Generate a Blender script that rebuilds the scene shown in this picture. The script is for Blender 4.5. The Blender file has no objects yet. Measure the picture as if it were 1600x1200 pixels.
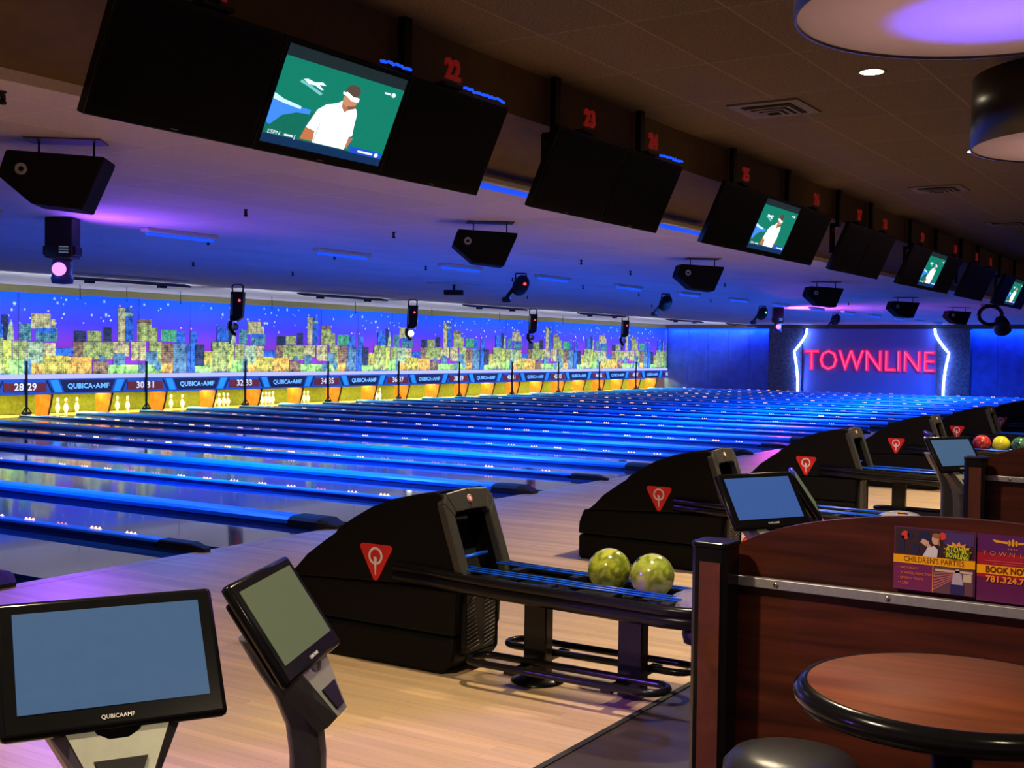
import bpy, bmesh, math, random
from mathutils import Vector, Matrix
random.seed(7)
sc = bpy.context.scene
COL = sc.collection
R = math.radians
P = 1.735                      # one lane

# ------------------------------------------------------------------ materials
def lin(c):
    return tuple((x/12.92 if x <= .04045 else ((x+.055)/1.055)**2.4) for x in c)
def rgb(r, g, b):
    return lin((r/255, g/255, b/255))
MATS = {}
def mat(name, col, rough=.5, metal=0., spec=.5, emit=None, es=1., noise=0., nscale=30., coat=0., bump=0., coatr=.05):
    if name in MATS: return MATS[name]
    m = bpy.data.materials.new(name); m.use_nodes = True
    nt = m.node_tree; b = nt.nodes['Principled BSDF']
    b.inputs['Base Color'].default_value = (*col, 1)
    b.inputs['Roughness'].default_value = rough
    b.inputs['Metallic'].default_value = metal
    b.inputs['Specular IOR Level'].default_value = spec
    b.inputs['Coat Weight'].default_value = coat
    b.inputs['Coat Roughness'].default_value = coatr
    if emit is not None:
        b.inputs['Emission Color'].default_value = (*emit, 1)
        b.inputs['Emission Strength'].default_value = es
    tc = nt.nodes.new('ShaderNodeTexCoord')
    n = nt.nodes.new('ShaderNodeTexNoise'); n.inputs['Scale'].default_value = nscale
    n.inputs['Detail'].default_value = 4
    nt.links.new(tc.outputs['Object'], n.inputs['Vector'])
    if noise > 0:
        r = nt.nodes.new('ShaderNodeValToRGB')
        r.color_ramp.elements[0].position = .3; r.color_ramp.elements[1].position = .7
        r.color_ramp.elements[0].color = (*[c*(1-noise) for c in col], 1)
        r.color_ramp.elements[1].color = (*[min(1, c*(1+noise)) for c in col], 1)
        nt.links.new(n.outputs['Fac'], r.inputs['Fac']); nt.links.new(r.outputs['Color'], b.inputs['Base Color'])
    if bump > 0:
        bp = nt.nodes.new('ShaderNodeBump'); bp.inputs['Strength'].default_value = bump; bp.inputs['Distance'].default_value = .002
        nt.links.new(n.outputs['Fac'], bp.inputs['Height']); nt.links.new(bp.outputs['Normal'], b.inputs['Normal'])
    MATS[name] = m
    return m

def wood_mat(name, c1, c2, rough, scale, board=None, coat=0., spec=.5):
    """grain stretched along local Y (or the axis 'scale' leaves small); board = (width, length) adds strip joints"""
    m = bpy.data.materials.new(name); m.use_nodes = True
    nt = m.node_tree; b = nt.nodes['Principled BSDF']; L = nt.links.new
    b.inputs['Roughness'].default_value = rough; b.inputs['Coat Weight'].default_value = coat
    b.inputs['Specular IOR Level'].default_value = spec
    tc = nt.nodes.new('ShaderNodeTexCoord'); mp = nt.nodes.new('ShaderNodeMapping')
    mp.inputs['Scale'].default_value = scale
    L(tc.outputs['Object'], mp.inputs['Vector'])
    n = nt.nodes.new('ShaderNodeTexNoise'); n.inputs['Scale'].default_value = 1; n.inputs['Detail'].default_value = 5; n.inputs['Distortion'].default_value = .4
    L(mp.outputs['Vector'], n.inputs['Vector'])
    r = nt.nodes.new('ShaderNodeValToRGB')
    r.color_ramp.elements[0].position = .35; r.color_ramp.elements[1].position = .68
    r.color_ramp.elements[0].color = (*c1, 1); r.color_ramp.elements[1].color = (*c2, 1)
    L(n.outputs['Fac'], r.inputs['Fac'])
    out = r.outputs['Color']
    if board:
        sw = nt.nodes.new('ShaderNodeMapping'); sw.inputs['Rotation'].default_value = (0, 0, R(90))
        L(tc.outputs['Object'], sw.inputs['Vector'])
        bk = nt.nodes.new('ShaderNodeTexBrick'); bk.inputs['Scale'].default_value = 1
        bk.inputs['Brick Width'].default_value = board[1]; bk.inputs['Row Height'].default_value = board[0]
        bk.inputs['Mortar Size'].default_value = .0009; bk.inputs['Bias'].default_value = 0
        bk.inputs['Color1'].default_value = (.86, .86, .86, 1); bk.inputs['Color2'].default_value = (1.08, 1.06, 1.02, 1)
        bk.inputs['Mortar'].default_value = (.6, .55, .5, 1)
        L(sw.outputs['Vector'], bk.inputs['Vector'])
        mx = nt.nodes.new('ShaderNodeMix'); mx.data_type = 'RGBA'; mx.blend_type = 'MULTIPLY'; mx.inputs[0].default_value = 1
        L(out, mx.inputs[6]); L(bk.outputs['Color'], mx.inputs[7]); out = mx.outputs[2]
    L(out, b.inputs['Base Color'])
    MATS[name] = m
    return m

def tile_mat(name, col, line, w, h, rough=.9, mortar=.012, off=(0, 0), noise=.12):
    m = bpy.data.materials.new(name); m.use_nodes = True
    nt = m.node_tree; b = nt.nodes['Principled BSDF']; L = nt.links.new
    b.inputs['Roughness'].default_value = rough; b.inputs['Specular IOR Level'].default_value = .2
    tc = nt.nodes.new('ShaderNodeTexCoord'); mp = nt.nodes.new('ShaderNodeMapping')
    mp.inputs['Location'].default_value = (off[0], off[1], 0)
    L(tc.outputs['Object'], mp.inputs['Vector'])
    bk = nt.nodes.new('ShaderNodeTexBrick'); bk.offset = 0; bk.inputs['Scale'].default_value = 1
    bk.inputs['Brick Width'].default_value = w; bk.inputs['Row Height'].default_value = h
    bk.inputs['Mortar Size'].default_value = mortar; bk.inputs['Mortar Smooth'].default_value = 0
    bk.inputs['Color1'].default_value = (*[c*.93 for c in col], 1); bk.inputs['Color2'].default_value = (*[c*1.05 for c in col], 1)
    bk.inputs['Mortar'].default_value = (*line, 1)
    L(mp.outputs['Vector'], bk.inputs['Vector'])
    n = nt.nodes.new('ShaderNodeTexNoise'); n.inputs['Scale'].default_value = 60; n.inputs['Detail'].default_value = 3
    L(tc.outputs['Object'], n.inputs['Vector'])
    r = nt.nodes.new('ShaderNodeValToRGB')
    r.color_ramp.elements[0].position = .3; r.color_ramp.elements[1].position = .7
    r.color_ramp.elements[0].color = (1-noise, 1-noise, 1-noise, 1); r.color_ramp.elements[1].color = (1, 1, 1, 1)
    L(n.outputs['Fac'], r.inputs['Fac'])
    mx = nt.nodes.new('ShaderNodeMix'); mx.data_type = 'RGBA'; mx.blend_type = 'MULTIPLY'; mx.inputs[0].default_value = 1
    L(bk.outputs['Color'], mx.inputs[6]); L(r.outputs['Color'], mx.inputs[7])
    L(mx.outputs[2], b.inputs['Base Color'])
    MATS[name] = m
    return m

def windows_mat(name, c1, c2, w=.055, h=.05):
    """printed facade: dark gaps and lit windows of two tints"""
    m = bpy.data.materials.new(name); m.use_nodes = True
    nt = m.node_tree; b = nt.nodes['Principled BSDF']; L = nt.links.new
    b.inputs['Roughness'].default_value = .7; b.inputs['Specular IOR Level'].default_value = .1
    tc = nt.nodes.new('ShaderNodeTexCoord'); sx = nt.nodes.new('ShaderNodeSeparateXYZ'); cx = nt.nodes.new('ShaderNodeCombineXYZ')
    L(tc.outputs['Object'], sx.inputs[0]); L(sx.outputs['X'], cx.inputs['X']); L(sx.outputs['Z'], cx.inputs['Y'])
    bk = nt.nodes.new('ShaderNodeTexBrick'); bk.offset = 0; bk.inputs['Scale'].default_value = 1
    bk.inputs['Brick Width'].default_value = w; bk.inputs['Row Height'].default_value = h
    bk.inputs['Mortar Size'].default_value = .008; bk.inputs['Mortar Smooth'].default_value = .3
    bk.inputs['Color1'].default_value = (*c1, 1); bk.inputs['Color2'].default_value = (*c2, 1)
    bk.inputs['Mortar'].default_value = (*[c*.78 for c in c1], 1)
    L(cx.outputs[0], bk.inputs['Vector'])
    n = nt.nodes.new('ShaderNodeTexNoise'); n.inputs['Scale'].default_value = 7; n.inputs['Detail'].default_value = 6; n.inputs['Roughness'].default_value = .75
    L(tc.outputs['Object'], n.inputs['Vector'])
    r = nt.nodes.new('ShaderNodeValToRGB')
    r.color_ramp.elements[0].position = .38; r.color_ramp.elements[1].position = .60
    r.color_ramp.elements[0].color = (.12, .16, .26, 1); r.color_ramp.elements[1].color = (1.12, 1.08, .92, 1)
    L(n.outputs['Fac'], r.inputs['Fac'])
    mx = nt.nodes.new('ShaderNodeMix'); mx.data_type = 'RGBA'; mx.blend_type = 'MULTIPLY'; mx.inputs[0].default_value = 1
    L(bk.outputs['Color'], mx.inputs[6]); L(r.outputs['Color'], mx.inputs[7])
    L(mx.outputs[2], b.inputs['Base Color'])
    MATS[name] = m
    return m

def em(name, col, s=1.):
    if name in MATS: return MATS[name]
    return mat(name, (.01, .01, .01), .6, emit=col, es=s, spec=.2)

def emrgb(r, g, b, s=1.):
    return em('picture_%d_%d_%d_%d' % (r, g, b, int(s*100)), rgb(r, g, b), s)

BLACK = mat('black_plastic', (.009, .0085, .0085), .45, spec=.25, noise=.25, nscale=120, bump=.15)
SHELL = mat('black_moulded_shell', (.0045, .0043, .0043), .5, spec=.1, noise=.3, nscale=250, bump=.35)
GLOSSB = mat('gloss_black', (.005, .005, .006), .16, spec=.22, noise=.1)
RUBBER = mat('black_rubber', (.008, .008, .009), .75, noise=.2)
STEELB = mat('black_enamelled_steel', (.006, .0055, .006), .24, spec=.28, noise=.15, nscale=60)
CHROME = mat('chrome', (.6, .6, .62), .18, metal=1, noise=.05)
ALU = mat('brushed_aluminium', (.42, .42, .44), .42, metal=.75, noise=.1, nscale=90)
GREYM = mat('grey_metallic_plastic', (.33, .34, .29), .4, metal=.25, noise=.06)
POLEG = mat('dark_grey_pole', (.10, .10, .11), .3, metal=.3, noise=.1)
BOWLG = mat('grey_translucent_tray_end', (.22, .21, .24), .22, noise=.15, coat=.4)
BLUE = mat('blue_fluorescent_vinyl', (.0, .32, .95), .42, noise=.08, nscale=8)
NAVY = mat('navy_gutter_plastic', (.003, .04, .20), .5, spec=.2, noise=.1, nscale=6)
SIDESHADE = mat('shade_navy_divider_side', (.003, .035, .18), .55, spec=.2, noise=.1, nscale=6)  # shade on the divider sides, put into the colour as dark navy
BLUERAIL = mat('blue_gloss_rail', (.006, .11, .90), .28, noise=.05)
RED = mat('red_emblem', (.62, .012, .010), .45, noise=.05)
WHITE = mat('white_print', (.75, .72, .72), .5, noise=.04)
PINW = mat('pin_white', (.92, .92, .88), .3, noise=.02, coat=.3)
PINR = mat('pin_red_stripe', (.55, .02, .02), .4, noise=.05)
OLIVE = mat('olive_curtain', (.13, .15, .02), .9, noise=.25, nscale=12)
ORANGEK = mat('orange_kickback_board', (.42, .12, .018), .5, noise=.3, nscale=6)
REDNUM = mat('red_number_plastic', (.50, .022, .014), .45, emit=(.55, .02, .015), es=.11, noise=.05)  # faint glow added to the red; the digits are no lamp
VENTM = mat('vent_paint', (.16, .12, .09), .6, noise=.1)
DARKHOLE = mat('vent_dark', (.004, .004, .004), .9, noise=.1)
WHITEPLATE = mat('white_ceiling_plate', (.62, .6, .55), .7, noise=.05)
ONES = ['', 'one', 'two', 'three', 'four', 'five', 'six', 'seven', 'eight', 'nine', 'ten', 'eleven', 'twelve', 'thirteen', 'fourteen', 'fifteen', 'sixteen', 'seventeen', 'eighteen', 'nineteen']
def nw(n):
    if n < 20: return ONES[n]
    return ['', '', 'twenty', 'thirty', 'forty', 'fifty'][n//10]+('-'+ONES[n % 10] if n % 10 else '')
LANE = wood_mat('oiled_lane_boards', (.095, .06, .042), (.15, .098, .066), .09, (9, .35, 9), (.028, 1.6), coat=.35)
MAPLE = wood_mat('maple_approach_boards', (.50, .34, .19), (.66, .475, .285), .42, (7, .5, 7), (.057, 1.3), coat=.0, spec=.35)
CARPET = wood_mat('dark_laminate_floor', (.030, .020, .020), (.062, .044, .042), .38, (6, .6, 6), (.14, 1.2), spec=.35)
MAHOG = wood_mat('mahogany_laminate', (.026, .0048, .0026), (.085, .016, .007), .40, (4, 2.0, 22), coat=.03, spec=.3)
MAHOGT = wood_mat('mahogany_tabletop', (.115, .027, .010), (.185, .046, .017), .62, (26, 3, 3), coat=.0, spec=.2)
VINYL = mat('black_vinyl_seat', (.016, .017, .022), .3, noise=.1, nscale=150, bump=.2)
LANECEIL = tile_mat('white_ceiling_tiles', (.80, .68, .70), (.90, .80, .82), 1.22, .61, mortar=.009)
BROWNCEIL = tile_mat('brown_ceiling_tiles', (.22, .155, .092), (.33, .26, .18), 1.22, .64, mortar=.006, off=(.3, .005), noise=.45)
SOFF = mat('brown_soffit_paint', (.115, .066, .018), .85, noise=.12, nscale=8)
WALLB = mat('blue_panel_wall', (.025, .07, .36), .55, noise=.25, nscale=3)
STONE = mat('dark_stone_column', (.075, .07, .10), .85, noise=.5, nscale=9, bump=1)
PANELP = mat('sign_backing_panel', (.20, .22, .56), .6, noise=.05)
OLWALL = mat('olive_wall_paint', (.125, .10, .035), .85, noise=.1)

# ------------------------------------------------------------------ mesh builder
class MB:
    """collects shapes into ONE mesh"""
    def __init__(s): s.bm = bmesh.new(); s.mats = []; s.mi = 0
    def m(s, material):
        if material not in s.mats: s.mats.append(material)
        s.mi = s.mats.index(material); return s
    def _done(s, faces, smooth=False):
        for f in faces: f.material_index = s.mi; f.smooth = smooth
    def poly(s, pts):
        f = s.bm.faces.new([s.bm.verts.new(p) for p in pts]); s._done([f]); return s
    def box(s, c, d, M=None, bev=0.):
        ret = bmesh.ops.create_cube(s.bm, size=1)
        v = ret['verts']
        for q in v: q.co = Vector((q.co.x*d[0], q.co.y*d[1], q.co.z*d[2]))
        fs = list({f for q in v for f in q.link_faces})
        s._done(fs)
        if bev > 0:
            es = list({e for q in v for e in q.link_edges})
            r = bmesh.ops.bevel(s.bm, geom=es, offset=bev, segments=2, affect='EDGES', profile=.5)
            v = list({q for f in r['faces'] for q in f.verts} | {q for q in v if q.is_valid})
            s._done(r['faces'], True)
        T = Matrix.Translation(c)
        if M is not None: T = T @ M.to_4x4()
        for q in v: q.co = T @ q.co
        return s
    def prism(s, out, a, b, smooth=False):
        """out: list of 3D points (one face); extruded by vector b-a"""
        d = Vector(b)-Vector(a)
        v0 = [s.bm.verts.new(Vector(p)) for p in out]; v1 = [s.bm.verts.new(Vector(p)+d) for p in out]
        n = len(out); fs = [s.bm.faces.new(v0[::-1]), s.bm.faces.new(v1)]
        s._done(fs); side = []
        for i in range(n): side.append(s.bm.faces.new([v0[i], v0[(i+1) % n], v1[(i+1) % n], v1[i]]))
        s._done(side, smooth); return s
    def tube(s, pts, r, n=8, closed=False, cap=True):
        pts = [Vector(p) for p in pts]; N = len(pts); rings = []; up = None
        for i, p in enumerate(pts):
            if closed: t = (pts[(i+1) % N]-pts[i-1]).normalized()
            else: t = (pts[min(i+1, N-1)]-pts[max(i-1, 0)]).normalized()
            if up is None:
                up = Vector((0, 0, 1)) if abs(t.z) < .9 else Vector((1, 0, 0))
            a = t.cross(up).normalized(); b = a.cross(t).normalized(); up = b
            rr = r[i] if isinstance(r, (list, tuple)) else r
            rings.append([s.bm.verts.new(p+a*math.cos(2*math.pi*k/n)*rr+b*math.sin(2*math.pi*k/n)*rr) for k in range(n)])
        fs = []
        for i in range(N if closed else N-1):
            A, B = rings[i], rings[(i+1) % N]
            for k in range(n): fs.append(s.bm.faces.new([A[k], A[(k+1) % n], B[(k+1) % n], B[k]]))
        s._done(fs, True)
        if cap and not closed: s._done([s.bm.faces.new(rings[0][::-1]), s.bm.faces.new(rings[-1])])
        return s
    def lathe(s, prof, c=(0, 0, 0), n=32, M=None):
        rings = []; T = Matrix.Translation(c) @ (M.to_4x4() if M is not None else Matrix())
        for r, z in prof:
            if r < 1e-6: rings.append([s.bm.verts.new(T @ Vector((0, 0, z)))])
            else: rings.append([s.bm.verts.new(T @ Vector((r*math.cos(2*math.pi*k/n), r*math.sin(2*math.pi*k/n), z))) for k in range(n)])
        fs = []
        for A, B in zip(rings, rings[1:]):
            for k in range(n):
                a = [A[0]] if len(A) == 1 else [A[k], A[(k+1) % n]]
                b = [B[0]] if len(B) == 1 else [B[(k+1) % n], B[k]]
                if len(a)+len(b) > 2: fs.append(s.bm.faces.new(a+b))
        s._done(fs, True); return s
    def sphere(s, c, r, u=24, v=14, sq=(1, 1, 1)):
        ret = bmesh.ops.create_uvsphere(s.bm, u_segments=u, v_segments=v, radius=r)
        for q in ret['verts']: q.co = Vector((q.co.x*sq[0], q.co.y*sq[1], q.co.z*sq[2]))+Vector(c)
        s._done(list({f for q in ret['verts'] for f in q.link_faces}), True); return s
    def text(s, body, size, M, ext=0., align='CENTER', off=0., width=None, sx=1.):
        cu = bpy.data.curves.new('t', 'FONT'); cu.body = body; cu.size = size; cu.extrude = ext
        cu.align_x = align; cu.align_y = 'CENTER'; cu.offset = off; cu.resolution_u = 2
        o = bpy.data.objects.new('t', cu); COL.objects.link(o); bpy.context.view_layer.update()
        me = bpy.data.meshes.new_from_object(o.evaluated_get(bpy.context.evaluated_depsgraph_get()))
        xs = [v.co.x for v in me.vertices] or [0, 1]
        k = sx if width is None else width/(max(xs)-min(xs))
        n0 = len(s.bm.verts); f0 = len(s.bm.faces)
        s.bm.from_mesh(me); s.bm.verts.ensure_lookup_table(); s.bm.faces.ensure_lookup_table()
        for q in s.bm.verts[n0:]: q.co = M @ Vector((q.co.x*k, q.co.y, q.co.z))
        s._done(s.bm.faces[f0:])
        bpy.data.objects.remove(o); bpy.data.curves.remove(cu); bpy.data.meshes.remove(me)
        return s
    def build(s, name, material=None, parent=None, bev=0., smooth=None, origin=None):
        if material is not None and not s.mats: s.mats = [material]
        bmesh.ops.recalc_face_normals(s.bm, faces=[f for f in s.bm.faces])
        if origin is not None:
            for q in s.bm.verts: q.co -= Vector(origin)
        me = bpy.data.meshes.new(name); s.bm.to_mesh(me); s.bm.free()
        for k in s.mats: me.materials.append(k)
        o = bpy.data.objects.new(name, me); COL.objects.link(o)
        if parent is not None: o.parent = parent
        if origin is not None: o.location = origin
        if bev > 0:
            md = o.modifiers.new('b', 'BEVEL'); md.width = bev; md.segments = 2; md.limit_method = 'ANGLE'; md.angle_limit = R(40)
        return o

def tag(o, label=None, cat=None, group=None, kind=None):
    if label: o['label'] = label
    if cat: o['category'] = cat
    if group: o['group'] = group
    if kind: o['kind'] = kind
    return o
def empty(name, loc=(0, 0, 0), rz=0., label=None, cat=None, group=None):
    o = bpy.data.objects.new(name, None); o.empty_display_size = .1; COL.objects.link(o)
    o.location = loc; o.rotation_euler = (0, 0, rz)
    return tag(o, label, cat, group)
KIDS = {}
def kids(o): return [c for c in COL.objects if c.parent == o]
def copy_tree(o, loc=None, rz=None, label=None, group=None, parent=None, ch=None):
    c = o.copy(); COL.objects.link(c)
    if parent is not None: c.parent = parent
    if loc is not None: c.location = loc
    if rz is not None: c.rotation_euler = (0, 0, rz)
    if label: c['label'] = label
    if group: c['group'] = group
    if o not in KIDS: KIDS[o] = kids(o)
    for k in KIDS[o]: copy_tree(k, parent=c)
    return c
def struct(o): o['kind'] = 'structure'; return o
def frame(o, x, y, z):
    """matrix with given local axes"""
    M = Matrix((x, y, z)).transposed().to_4x4(); M.translation = o; return M
def arc(cx, cy, r, a0, a1, n):
    return [(cx+r*math.cos(a0+(a1-a0)*i/n), cy+r*math.sin(a0+(a1-a0)*i/n)) for i in range(n+1)]
def lamp(name, kind, loc, power, color, size=None, rot=None, **kw):
    l = bpy.data.lights.new(name, kind); l.energy = power; l.color = color
    if kind == 'AREA':
        l.shape = 'RECTANGLE'; l.size, l.size_y = size
    elif size is not None: l.shadow_soft_size = size
    for k, v in kw.items(): setattr(l, k, v)
    o = bpy.data.objects.new(name, l); COL.objects.link(o); o.location = loc
    if rot is not None: o.rotation_euler = rot
    return o
def aim(o, tgt):
    d = Vector(tgt)-o.location; o.rotation_euler = d.to_track_quat('-Z', 'Y').to_euler()
ORD = ['first', 'second', 'third', 'fourth', 'fifth', 'sixth', 'seventh', 'eighth', 'ninth', 'tenth', 'eleventh', 'twelfth', 'thirteenth', 'fourteenth', 'fifteenth', 'sixteenth']

# ------------------------------------------------------------------ setting
XL, XR = -12., 45.5
struct(MB().box((16.75, -2.45, -.06), (57.5, 4.76, .12)).build('floor', MAPLE))
struct(MB().box((16.75, -8.4, -.06), (57.5, 7.14, .12)).build('floor', CARPET))
struct(MB().box((16.75, -4.83, .002), (57.5, .03, .008)).build('trim_1', RUBBER))
struct(MB().box((16.75, .0, -.0595), (57.5, .13, .12)).build('trim_2', MAPLE))
struct(MB().box((16.75, 8.9, -.2), (57.5, 17.7, .1)).build('floor', RUBBER))
struct(MB().box((16.75, 7.8, 3.09), (57.5, 18.8, .1)).build('ceiling', LANECEIL))
struct(MB().box((16.75, -7.3, 3.75), (57.5, 9.36, .1)).build('ceiling', BROWNCEIL))
# soffit between the two ceilings: upright face, sloping underside, pale lip
s_ = MB().prism([(XL, -2.62, 3.8), (XL, -2.62, 3.35), (XL, -1.62, 3.10), (XL, -1.60, 3.8)], (XL, 0, 0), (XR, 0, 0))
struct(s_.build('trim_3', SOFF))
struct(MB().box((16.75, -1.61, 3.075), (57.5, .02, .075)).build('trim_4', LANECEIL))
struct(MB().box((16.75, 17.2, 1.8), (57.5, .1, 2.5)).build('wall_back', OLWALL))
struct(MB().box((XR+.1, 3.5, 1.5), (.16, 27.5, 3.2)).build('wall_right', WALLB))
struct(MB().box((XR-.06, 4.0, 2.96), (.16, 26.4, .16)).build('trim_5', SOFF))

# ------------------------------------------------------------------ lanes, gutters, dividers
def narrow(i): return i % 2 == 0
def bounds(i):
    """x of divider i: near gutter start, cap start, cap end, far gutter end"""
    x = i*P
    return (x-.52, x-.19, x-.05, x+.10) if narrow(i) else (x-.68, x-.37, x-.05, x+.15)
def lane_name(n):
    return n
Y0, Y1 = .06, 16.95
for i in range(-2, 26):
    n = 23+i
    a, b = bounds(i)[3], bounds(i+1)[0]
    bed = MB().box(((a+b)/2, (Y0+Y1)/2, -.04), (b-a, Y1-Y0, .08)).build('bowling_lane', LANE)
    tag(bed, 'long glossy wooden bowling lane leading to the pins of lane %s' % nw(n), 'bowling lane', 'bowling lanes')
def gutter_bm(x0, x1):
    m = MB(); pts = []
    for k in range(9):
        t = math.pi*k/8; pts.append(((x0+x1)/2-math.cos(t)*(x1-x0)/2, -math.sin(t)*.075))
    for (p, q) in zip(pts, pts[1:]):
        m.poly([(p[0], Y0, p[1]), (q[0], Y0, q[1]), (q[0], Y1, q[1]), (p[0], Y1, p[1])])
    return m
BULB = [mat('marker_bulb_orange', (.02, .02, .02), .5, emit=(1, .42, .12), es=5), mat('marker_bulb_white', (.02, .02, .02), .5, emit=(1, .66, .5), es=2.2), mat('marker_bulb_pink', (.02, .02, .02), .5, emit=(1, .3, .42), es=.9)]
bulb_meshes = []
for k, bmat in enumerate(BULB):
    mb = MB()
    for dy in (-.05, 0, .05): mb.sphere((0, dy, .012), .009 if k else .011, 6, 4)
    mb.box((0, 0, .002), (.012, .15, .006))
    o = mb.build('marker_light', bmat); bulb_meshes.append(o.data); bpy.data.objects.remove(o)
for i in range(-2, 27):
    g0, c0, c1, g1 = bounds(i)
    n0, n1 = 22+i, 23+i
    if i == 26:
        lab = 'last blue divider, beside the blue wall with the lit sign'
    elif narrow(i):
        lab = 'narrow blue divider with small lights along it, between lanes %s and %s' % (nw(n0), nw(n1))
    else:
        lab = 'wide plain blue divider between lanes %s and %s' % (nw(n0), nw(n1))
    root = empty('lane_divider', ((c0+c1)/2, 0, 0), 0, lab, 'lane divider', 'blue lane dividers')
    ox = (c0+c1)/2; w = c1-c0; h = .06 if narrow(i) else .085
    cap = MB()
    if narrow(i): ch, zb = .02, .042
    else: ch, zb = .10, .018
    prof = [(-w/2, -.07), (-w/2, zb), (-w/2, h*.62), (-w/2+ch*.4, h*.9), (-w/2+ch, h), (w/2-ch, h), (w/2-ch*.4, h*.9), (w/2, h*.62), (w/2, zb), (w/2, -.07)]
    cap.prism([(x, .48, z) for x, z in prof[1:-1]], (0, .48, 0), (0, 16.93, 0)).build('rail_cap', BLUE, root)
    MB().box((0, 8.75, (zb-.07)/2), (w-.012, 16.4, zb+.07)).build('rail_side', SIDESHADE, root)
    e = MB(); wt = w*.5
    e.prism([(x*1.04, .14, z*1.08) for x, z in prof], (0, .14, 0), (0, .485, 0))
    f0 = [(x*1.04, .14, z*1.08) for x, z in prof]; f1 = [(x*.45, -.02, min(z, .03)) for x, z in prof]
    V0 = [e.bm.verts.new(q) for q in f0]; V1 = [e.bm.verts.new(q) for q in f1]
    for k in range(len(prof)): e.bm.faces.new([V0[k], V0[(k+1) % len(prof)], V1[(k+1) % len(prof)], V1[k]])
    e.bm.faces.new(V1)
    e.build('end_cap', RUBBER, root)
    if i > -2: 
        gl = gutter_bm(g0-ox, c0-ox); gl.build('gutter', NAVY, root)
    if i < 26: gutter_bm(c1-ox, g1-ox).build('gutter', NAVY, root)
    if narrow(i) and i >= 0:
        for k in range(34):
            y = .94+.4565*k
            if y > 16.2: break
            t = random.random()
            me = bulb_meshes[0 if t < .16 else (1 if t < .62 else 2)]
            o = bpy.data.objects.new('marker_light', me); COL.objects.link(o); o.parent = root
            o.location = (w*.28, y, h*.93)

# ------------------------------------------------------------------ pin end
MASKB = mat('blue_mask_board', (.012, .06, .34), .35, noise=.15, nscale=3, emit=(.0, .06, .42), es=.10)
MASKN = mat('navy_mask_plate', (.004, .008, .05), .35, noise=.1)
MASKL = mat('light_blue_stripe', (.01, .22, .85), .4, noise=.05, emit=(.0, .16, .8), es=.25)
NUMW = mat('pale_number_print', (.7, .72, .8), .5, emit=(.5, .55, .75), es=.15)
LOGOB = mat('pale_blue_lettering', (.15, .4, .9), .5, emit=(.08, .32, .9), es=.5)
NUMRED = mat('dark_red_display', (.12, .01, .015), .4, noise=.4, nscale=40)
LEDGE = em('ledge_tube_glow', (.34, .36, 1.0), 1.6)
yM = 16.84
for i in range(4, 26, 2):
    x0, x1 = i*P-.1, (i+2)*P-.1; W = x1-x0; a, b = 23+i, 24+i
    root = empty('mask_panel', ((x0+x1)/2, yM, .69), 0, 'blue panel above the pins, lettered in its middle, numbered %s and %s' % (nw(a), nw(b)), 'mask panel', 'blue panels above the pins')
    MB().box((0, .03, 0), (W-.012, .05, .36)).build('board', MASKB, root)
    # dark slanted plate with the maker's lettering
    MB().prism([(-.80, 0, .15), (.80, 0, .15), (.66, 0, -.14), (-.66, 0, -.14)], (0, 0, 0), (0, -.008, 0)).build('logo_plate', MASKN, root)
    for sx in (-1, 1):
        st = MB().m(MASKL).prism([(sx*.86, 0, .15), (sx*1.08, 0, .15), (sx*.93, 0, -.14), (sx*.73, 0, -.14)][::sx], (0, 0, 0), (0, -.006, 0))
        st.m(MASKN).prism([(sx*1.14, 0, .15), (sx*1.19, 0, .15), (sx*1.02, 0, -.14), (sx*.97, 0, -.14)][::sx], (0, 0, 0), (0, -.006, 0))
        st.build('stripe', None, root)
    MB().text('QUBICA', .17, frame(Vector((-.24, -.011, .0)), Vector((1, 0, 0)), Vector((0, 0, 1)), Vector((0, -1, 0))), .002, off=.004, width=.72)\
        .text('AMF', .17, frame(Vector((.41, -.011, .0)), Vector((1, 0, 0)), Vector((0, 0, 1)), Vector((0, -1, 0))), .002, off=.004, width=.42)\
        .prism([(.14, -.011, .0), (.165, -.011, .03), (.19, -.011, .0), (.165, -.011, -.03)], (0, 0, 0), (0, -.003, 0)).build('lettering', LOGOB, root)
    for sx, num in ((-1, a), (1, b)):
        d = MB().box((sx*(W/2-.30), -.004, -.005), (.52, .012, .2)).build('number_plate', NUMRED, root)
        MB().text(str(num), .235, frame(Vector((sx*(W/2-.17), -.013, -.005)), Vector((1, 0, 0)), Vector((0, 0, 1)), Vector((0, -1, 0))), .002, off=.004, width=.24).build('number', NUMW, root)
    t = MB().box((0, 0, 0), (W-.03, .07, .10)).build('ledge_light', LEDGE, origin=None)
    t.location = ((x0+x1)/2, 16.90, .925)
    if i < 26: lamp('ledge_lamp', 'AREA', ((x0+x1)/2, 16.86, 1.02), 19, (.72, .88, 1), (W-.1, .05), (R(180-14), 0, 0))
    tag(t, 'glowing pale lavender light strip above the panel numbered %s and %s' % (nw(a), nw(b)), 'light strip', 'glowing strips under the skyline mural')
for i in range(6, 26, 2):
    root = empty('support_post', (i*P-.1, 16.8, .06), 0, 'thin black post on a splayed foot below the numbers %s and %s' % (nw(22+i), nw(23+i)), 'post', 'posts holding up the mask')
    MB().box((0, 0, .63), (.045, .045, 1.2)).build('upright', STEELB, root)
    MB().box((0, 0, .032), (.18, .12, .058), bev=.01).build('foot', BLACK, root)
    br = MB()
    for sx in (-1, 1): br.tube([(0, 0, .2), (sx*.13, -.02, .03)], .014, 6)
    br.build('brace', STEELB, root)
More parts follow.
